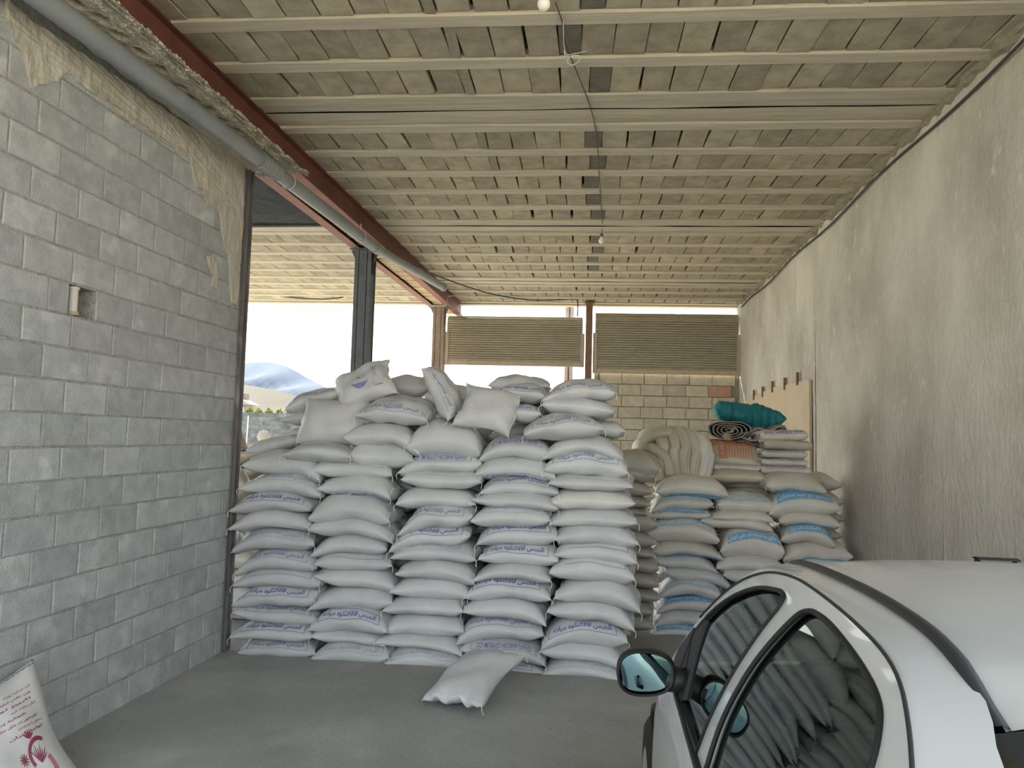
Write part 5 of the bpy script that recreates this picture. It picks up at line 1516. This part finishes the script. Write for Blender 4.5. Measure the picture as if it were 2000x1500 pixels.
def side_panel(s, mx):
    b = MB()
    b.poly([side_outer + belt, front_win, rear_win], lambda u, v: (mx(XS(v)), u, v), (s * .035, 0, 0))
    carpart(b, 'door_frame_panel', M_paint)
    for nm, w in (('front_side_window', front_win), ('rear_side_window', rear_win)):
        g = MB(); g.poly([w], lambda u, v: (mx(XS(v) + .010), u, v)); 
        me = g.mesh(nm, M_glass)
        bm = bmesh.new(); bm.from_mesh(me)
        for _ in range(4):
            es = [e_ for e_ in bm.edges if e_.calc_length() > .06]
            if not es: break
            bmesh.ops.subdivide_edges(bm, edges=es, cuts=1); bmesh.ops.triangulate(bm, faces=bm.faces)
        for v in bm.verts: v.co.x = mx(XS(v.co.z) + .010)
        bmesh.ops.recalc_face_normals(bm, faces=bm.faces); bm.to_mesh(me); bm.free()
        me.polygons.foreach_set('use_smooth', [True] * len(me.polygons))
        # exact normals of the single-curved glass
        ns = []
        for v in me.vertices:
            z = v.co.z; d = (XS(z + .001) - XS(z - .001)) / .002
            nvec = Vector((-1, 0, d)).normalized(); ns.append((nvec.x * s, nvec.y, nvec.z))
        me.normals_split_custom_set_from_vertices(ns)
        o = bpy.data.objects.new(nm, me); link(o, car); o.location = -Vector(car.location)
        # rubber seal round the opening
        t = MB(); t.tube([(mx(XS(v) - .001), u, v) for u, v in w + [w[0]]], .0065, 6); q = t.build('window_seal', M_rubber, o, smooth=True)
    t = MB(); t.tube([(mx(XS(v) - .002), u, v) for u, v in top_curve[10:]], .0035, 6); carpart(t, 'door_gap', M_gap, smooth=True)
    # waist seal
    t = MB(); t.box((min(mx(.248), mx(.285)), 1.0, .938), (max(mx(.248), mx(.285)), 2.62, .962)); carpart(t, 'waist_seal', M_rubber)
    # quarter sail at the mirror
    b = MB(); b.poly([[(2.62, 1.15), (2.46, .95), (2.78, .955), (2.74, 1.05)]], lambda u, v: (mx(XS(v) - .006), u, v), (s * .02, 0, 0)); carpart(b, 'mirror_sail', M_black)
    b = MB(); b.poly([[(2.44, .955), (2.60, 1.14), (2.575, 1.155), (2.52, 1.20), (2.42, .975)]], lambda u, v: (mx(XS(v) - .004), u, v), (s * .02, 0, 0)); carpart(b, 'sail_seal', M_black)
both(side_panel)
# roof: rail and crown
gut = [(onX(x, y, .565)[1], onX(x, y, .565)[2]) for x, y in [(1561, 1101), (1672, 1146), (1795, 1222), (1877, 1304), (1918, 1378)]]
gut_l = sp2([(2.62, 1.245), (2.40, 1.375)] + gut + [(1.06, 1.335), (.90, 1.25), (.70, 1.14), (.50, 1.02)], 6)
def interp_curve(c, y):
    c = sorted(c); ys_ = [p[0] for p in c]; zs_ = [p[1] for p in c]
    return float(np.interp(y, ys_, zs_))
yst = list(np.linspace(2.62, .50, 56))
def roof_rail(s, mx):
    g = []
    for y in yst:
        zt = interp_curve(side_outer, y); zg = interp_curve(gut_l, y)
        x0, x1 = XS(zt), (.535 + .03 * min(1, max(0, (y - 1.10) / .08)))
        if zt > zg - .004: zg = max(zg, zt + .002)
        row = []
        for k in range(8):
            t = k / 7; a = t * math.pi / 2
            row.append((mx(x0 + (x1 - x0) * (1 - math.cos(a))), y, zt + (zg - zt) * math.sin(a)))
        g.append(row)
    b = MB(); b.grid(g); carpart(b, 'roof_rail', M_paint, smooth=True)
    pts = [(mx(.568), y, interp_curve(gut_l, y) + .006) for y in yst if y > 1.15]
    b = MB(); b.grid([[(p[0] + dx, p[1], p[2] + dz) for dx, dz in ((-.014, -.006), (-.010, .004), (.0, .006), (.010, .004), (.014, -.006))] for p in pts]); carpart(b, 'roof_strip', M_strip, smooth=True)
both(roof_rail)
ROOFC = [(2.55, 1.345), (2.42, 1.413), (2.25, 1.462), (2.05, 1.492), (1.8, 1.508), (1.5, 1.503), (1.2, 1.452), (1.1, 1.42), (.93, 1.37)]
roofc = sp2(ROOFC, 6)
g = []
for y in np.linspace(2.50, 1.16, 44):
    zg = interp_curve(gut_l, y); zcn = max(interp_curve(roofc, y), zg + .01)
    g.append([(.575 + (2 * XC - 1.15) * t, y + (.10 * math.sin(t * math.pi) * min(1, (y - 2.2) / .3) if y > 2.2 else -.03 * math.sin(t * math.pi) * max(0, (1.5 - y) / .35)), zg + (zcn - zg) * (1 - abs(2 * t - 1) ** 2.4)) for t in np.linspace(0, 1, 25)])
b = MB(); b.grid(g); carpart(b, 'roof_panel', M_paint, smooth=True)
# windscreen and rear screen
def screen(y0, z0, y1, z1, bulge, name, xa, xb):
    g = []
    for t in np.linspace(0, 1, 8):
        hw = xa + (xb - xa) * t
        g.append([(XC + hw * q, y0 + (y1 - y0) * t + bulge * (1 - q * q), z0 + (z1 - z0) * t) for q in np.linspace(-1, 1, 16)])
    b = MB(); b.grid(g); return carpart(b, name, M_glass, smooth=True)
screen(2.90, .95, 2.46, 1.37, .14, 'windscreen', .78, .56)
screen(.48, .985, 1.13, 1.362, -.04, 'rear_screen', .55, .545)
b = MB(); b.grid([[(.532 + (2 * XC - 1.064) * t, 1.152 - .03 * math.sin(t * math.pi) - .045 * k, interp_curve(gut_l, 1.152) - .002 - .035 * k + .055 * (1 - abs(2 * t - 1) ** 2.4)) for t in np.linspace(0, 1, 18)] for k in range(4)]); carpart(b, 'rear_screen_band', M_black, smooth=True)
# lower body sides
def plan(y):         # inward taper of the body side toward the ends
    return .20 * max(0, (y - 2.75) / 1.2) ** 1.7 + .12 * max(0, (.55 - y) / .75) ** 2
stn = list(np.linspace(4.02, -.22, 48))
def body_side(s, mx):
    g = []
    for y in stn:
        p = plan(y); ztop = interp_curve([(4.05, .62), (3.8, .74), (3.3, .84), (2.9, .93), (2.6, .948), (.46, .955), (.1, .95), (-.1, .90), (-.25, .74)], y)
        g.append([(mx(x + p), y, z) for x, z in ((.262, ztop), (.246, ztop - .025), (.222, ztop - .09), (.205, ztop * .80), (.198, .60), (.200, .48), (.214, .36), (.235, .24), (.27, .20))])
    b = MB(); b.grid(g); carpart(b, 'body_side', M_paint, smooth=True)
    t = MB(); t.box((min(mx(.19), mx(.20)), .95, .50), (max(mx(.19), mx(.20)), 2.75, .56)); carpart(t, 'side_moulding', M_strip)
    for yy in (3.30, .72):
        w = MB(); w.tube([(mx(.19 + plan(yy) * .3), yy, .295), (mx(.21 + plan(yy) * .3), yy, .295), (mx(.37), yy, .295), (mx(.39), yy, .295)], [.26, .295, .295, .26], 28)
        o = carpart(w, 'wheel', M_rubber, smooth=True, angle=40)
        w = MB(); w.tube([(mx(.185 + plan(yy) * .3), yy, .295), (mx(.195 + plan(yy) * .3), yy, .295)], [.15, .19], 24); w.build('hub_cap', mat('wheel_trim', (.45, .46, .47), None, rough=.35, metal=.6), o, smooth=True, angle=40)
        w = MB(); w.tube([(mx(.200 + plan(yy)), yy + .335 * math.cos(a), .295 + .335 * math.sin(a)) for a in np.linspace(-.1, math.pi + .1, 22)], .016, 6); carpart(w, 'wheel_arch_lip', M_strip, smooth=True)
    for yy in (2.15, 1.15):
        h = MB(); h.tube([(mx(.222), yy + .08, .80), (mx(.195), yy + .06, .805), (mx(.195), yy - .06, .805), (mx(.222), yy - .08, .80)], .012, 8); carpart(h, 'door_handle', M_black, smooth=True)
both(body_side)
# hood, boot, bumpers, cabin
def deck(y0, y1, n, zf, crown, name):
    g = []
    for y in np.linspace(y0, y1, n):
        p = plan(y); z = zf(y); x0 = .262 + p
        g.append([(x0 + (2 * XC - 2 * x0) * t, y, z + crown * (1 - abs(2 * t - 1) ** 3)) for t in np.linspace(0, 1, 17)])
    b = MB(); b.grid(g); carpart(b, name, M_paint, smooth=True)
deck(4.02, 2.86, 14, lambda y: interp_curve([(4.05, .62), (3.8, .74), (3.3, .84), (2.9, .93), (2.8, .94)], y), .04, 'bonnet')
deck(.46, -.22, 8, lambda y: interp_curve([(.46, .955), (.1, .95), (-.1, .90), (-.25, .74)], y), .03, 'boot_lid')
for y, nm in ((4.02, 'front_bumper'), (-.22, 'rear_bumper')):
    sg = 1 if y > 1 else -1; p = plan(y); g = []
    for z, o_ in ((.22, 0), (.30, .06), (.45, .09), (.58, .07), (.68, 0)):
        g.append([(.235 + p + (2 * XC - .47 - 2 * p) * t, y + sg * o_ * (1 - (2 * t - 1) ** 4), z) for t in np.linspace(0, 1, 13)])
    b = MB(); b.grid(g); carpart(b, nm, M_paint, smooth=True)
b = MB(); b.box((.32, .3, .30), (2 * XC - .32, 2.95, .36)); b.box((.32, .3, .36), (2 * XC - .32, .45, .93)); b.box((.34, 2.6, .36), (2 * XC - .34, 2.92, .93))
b.box((.285, .45, .36), (.30, 2.7, .93)); b.box((2 * XC - .30, .45, .36), (2 * XC - .285, 2.7, .93))
carpart(b, 'cabin_lining', M_int)
b = MB(); b.grid([[(.60 + (2 * XC - 1.2) * t, y, interp_curve(gut_l, y) - .03) for t in np.linspace(0, 1, 5)] for y in np.linspace(2.4, 1.0, 6)]); carpart(b, 'headlining', M_int)
def seat(x, y):
    b = MB(); b.box((x - .23, y, .40), (x + .23, y + .50, .58)); b.add([(x - .22, y + .06, .55), (x + .22, y + .06, .55), (x + .19, y - .16, 1.06), (x - .19, y - .16, 1.06), (x - .22, y - .06, .55), (x + .22, y - .06, .55), (x + .19, y - .24, 1.04), (x - .19, y - .24, 1.04)],
          [(0, 1, 2, 3), (4, 7, 6, 5), (0, 3, 7, 4), (1, 5, 6, 2), (3, 2, 6, 7)])
    o = carpart(b, 'seat', M_seat)
    b = MB(); b.box((x - .12, y - .25, 1.10), (x + .12, y - .17, 1.26)); b.tube([(x - .05, y - .2, 1.04), (x - .05, y - .2, 1.12)], .008, 6); b.tube([(x + .05, y - .2, 1.04), (x + .05, y - .2, 1.12)], .008, 6); b.build('headrest', M_seat, o)
seat(.70, 1.75); seat(1.46, 1.75)
b = MB(); b.box((.36, .62, .40), (2 * XC - .36, 1.1, .58)); b.box((.36, .50, .55), (2 * XC - .36, .64, 1.0)); carpart(b, 'rear_bench', M_seat)
b = MB(); b.tube([(.70 + .18 * math.cos(a), 2.36 + .05 * math.sin(a), .95 + .17 * math.sin(a)) for a in np.linspace(0, 2 * math.pi, 26)], .014, 8); b.tube([(.52, 2.36, .95), (.88, 2.36, .95)], .015, 6); b.tube([(.70, 2.36, .95), (.70, 2.62, .85)], .02, 6); carpart(b, 'steering_wheel', M_black, smooth=True)
# roof aerial
p = onY(1946, 1092, 2.25)
b = MB(); b.grid([[(p[0] + .055 * a, p[1] + .02 * math.cos(t), p[2] - .002 + .006 * math.sin(t)) for t in np.linspace(0, math.pi, 7)] for a in np.linspace(-1, 1, 9)]); b.tube([(p[0] - .05, p[1], p[2] - .03), (p[0] - .05, p[1], p[2])], .008, 6); b.tube([(p[0] + .05, p[1], p[2] - .03), (p[0] + .05, p[1], p[2])], .008, 6)
carpart(b, 'roof_aerial', M_black, smooth=True)
# door mirrors
def door_mirror(s, mx):
    c = np.array(onY(1262, 1317, 2.46)); e_ = []
    W_, H_ = .092, .071
    out = []
    for t in np.linspace(0, 2 * math.pi, 32, endpoint=False):
        cx_, sz_ = math.cos(t), math.sin(t)
        k = 1 / (abs(cx_) ** 2.6 + abs(sz_) ** 2.6) ** (1 / 2.6)
        xx, zz = cx_ * k, sz_ * k
        out.append((xx * W_, zz * H_ * (1 - .06 * xx)))
    g = []
    for d, sc in ((-.004, .90), (-.010, .95), (-.006, 1.0), (.03, 1.02), (.065, .93), (.085, .74), (.096, .45), (.099, .1)):
        g.append([(mx(c[0] + x * sc + .01 * d), c[1] + d + .10 * (x + .09), c[2] + z * sc) for x, z in out])
    b = MB(); b.grid(g, close_v=True); h = carpart(b, 'mirror_housing', M_black, smooth=True)
    g = [[(mx(c[0] + x * sc), c[1] - .001 - .004 * (1 - sc * sc) + .10 * (x * sc + .09) - .10 * z * sc, c[2] + z * sc) for x, z in out] for sc in (.90, .6, .3, .02)]
    b = MB(); b.grid(g, close_v=True); b.f.append(tuple(3 * 32 + j for j in range(32))); b.build('mirror_glass', M_mirror, h, smooth=True)
    b = MB(); b.tube([(mx(c[0] + .06), c[1] + .05, c[2] - .02), (mx(c[0] + .11), c[1] + .06, c[2] - .03), (mx(.285), c[1] + .06, 1.0)], [.045, .04, .045], 12); b.build('mirror_arm', M_black, h, smooth=True)
both(door_mirror)
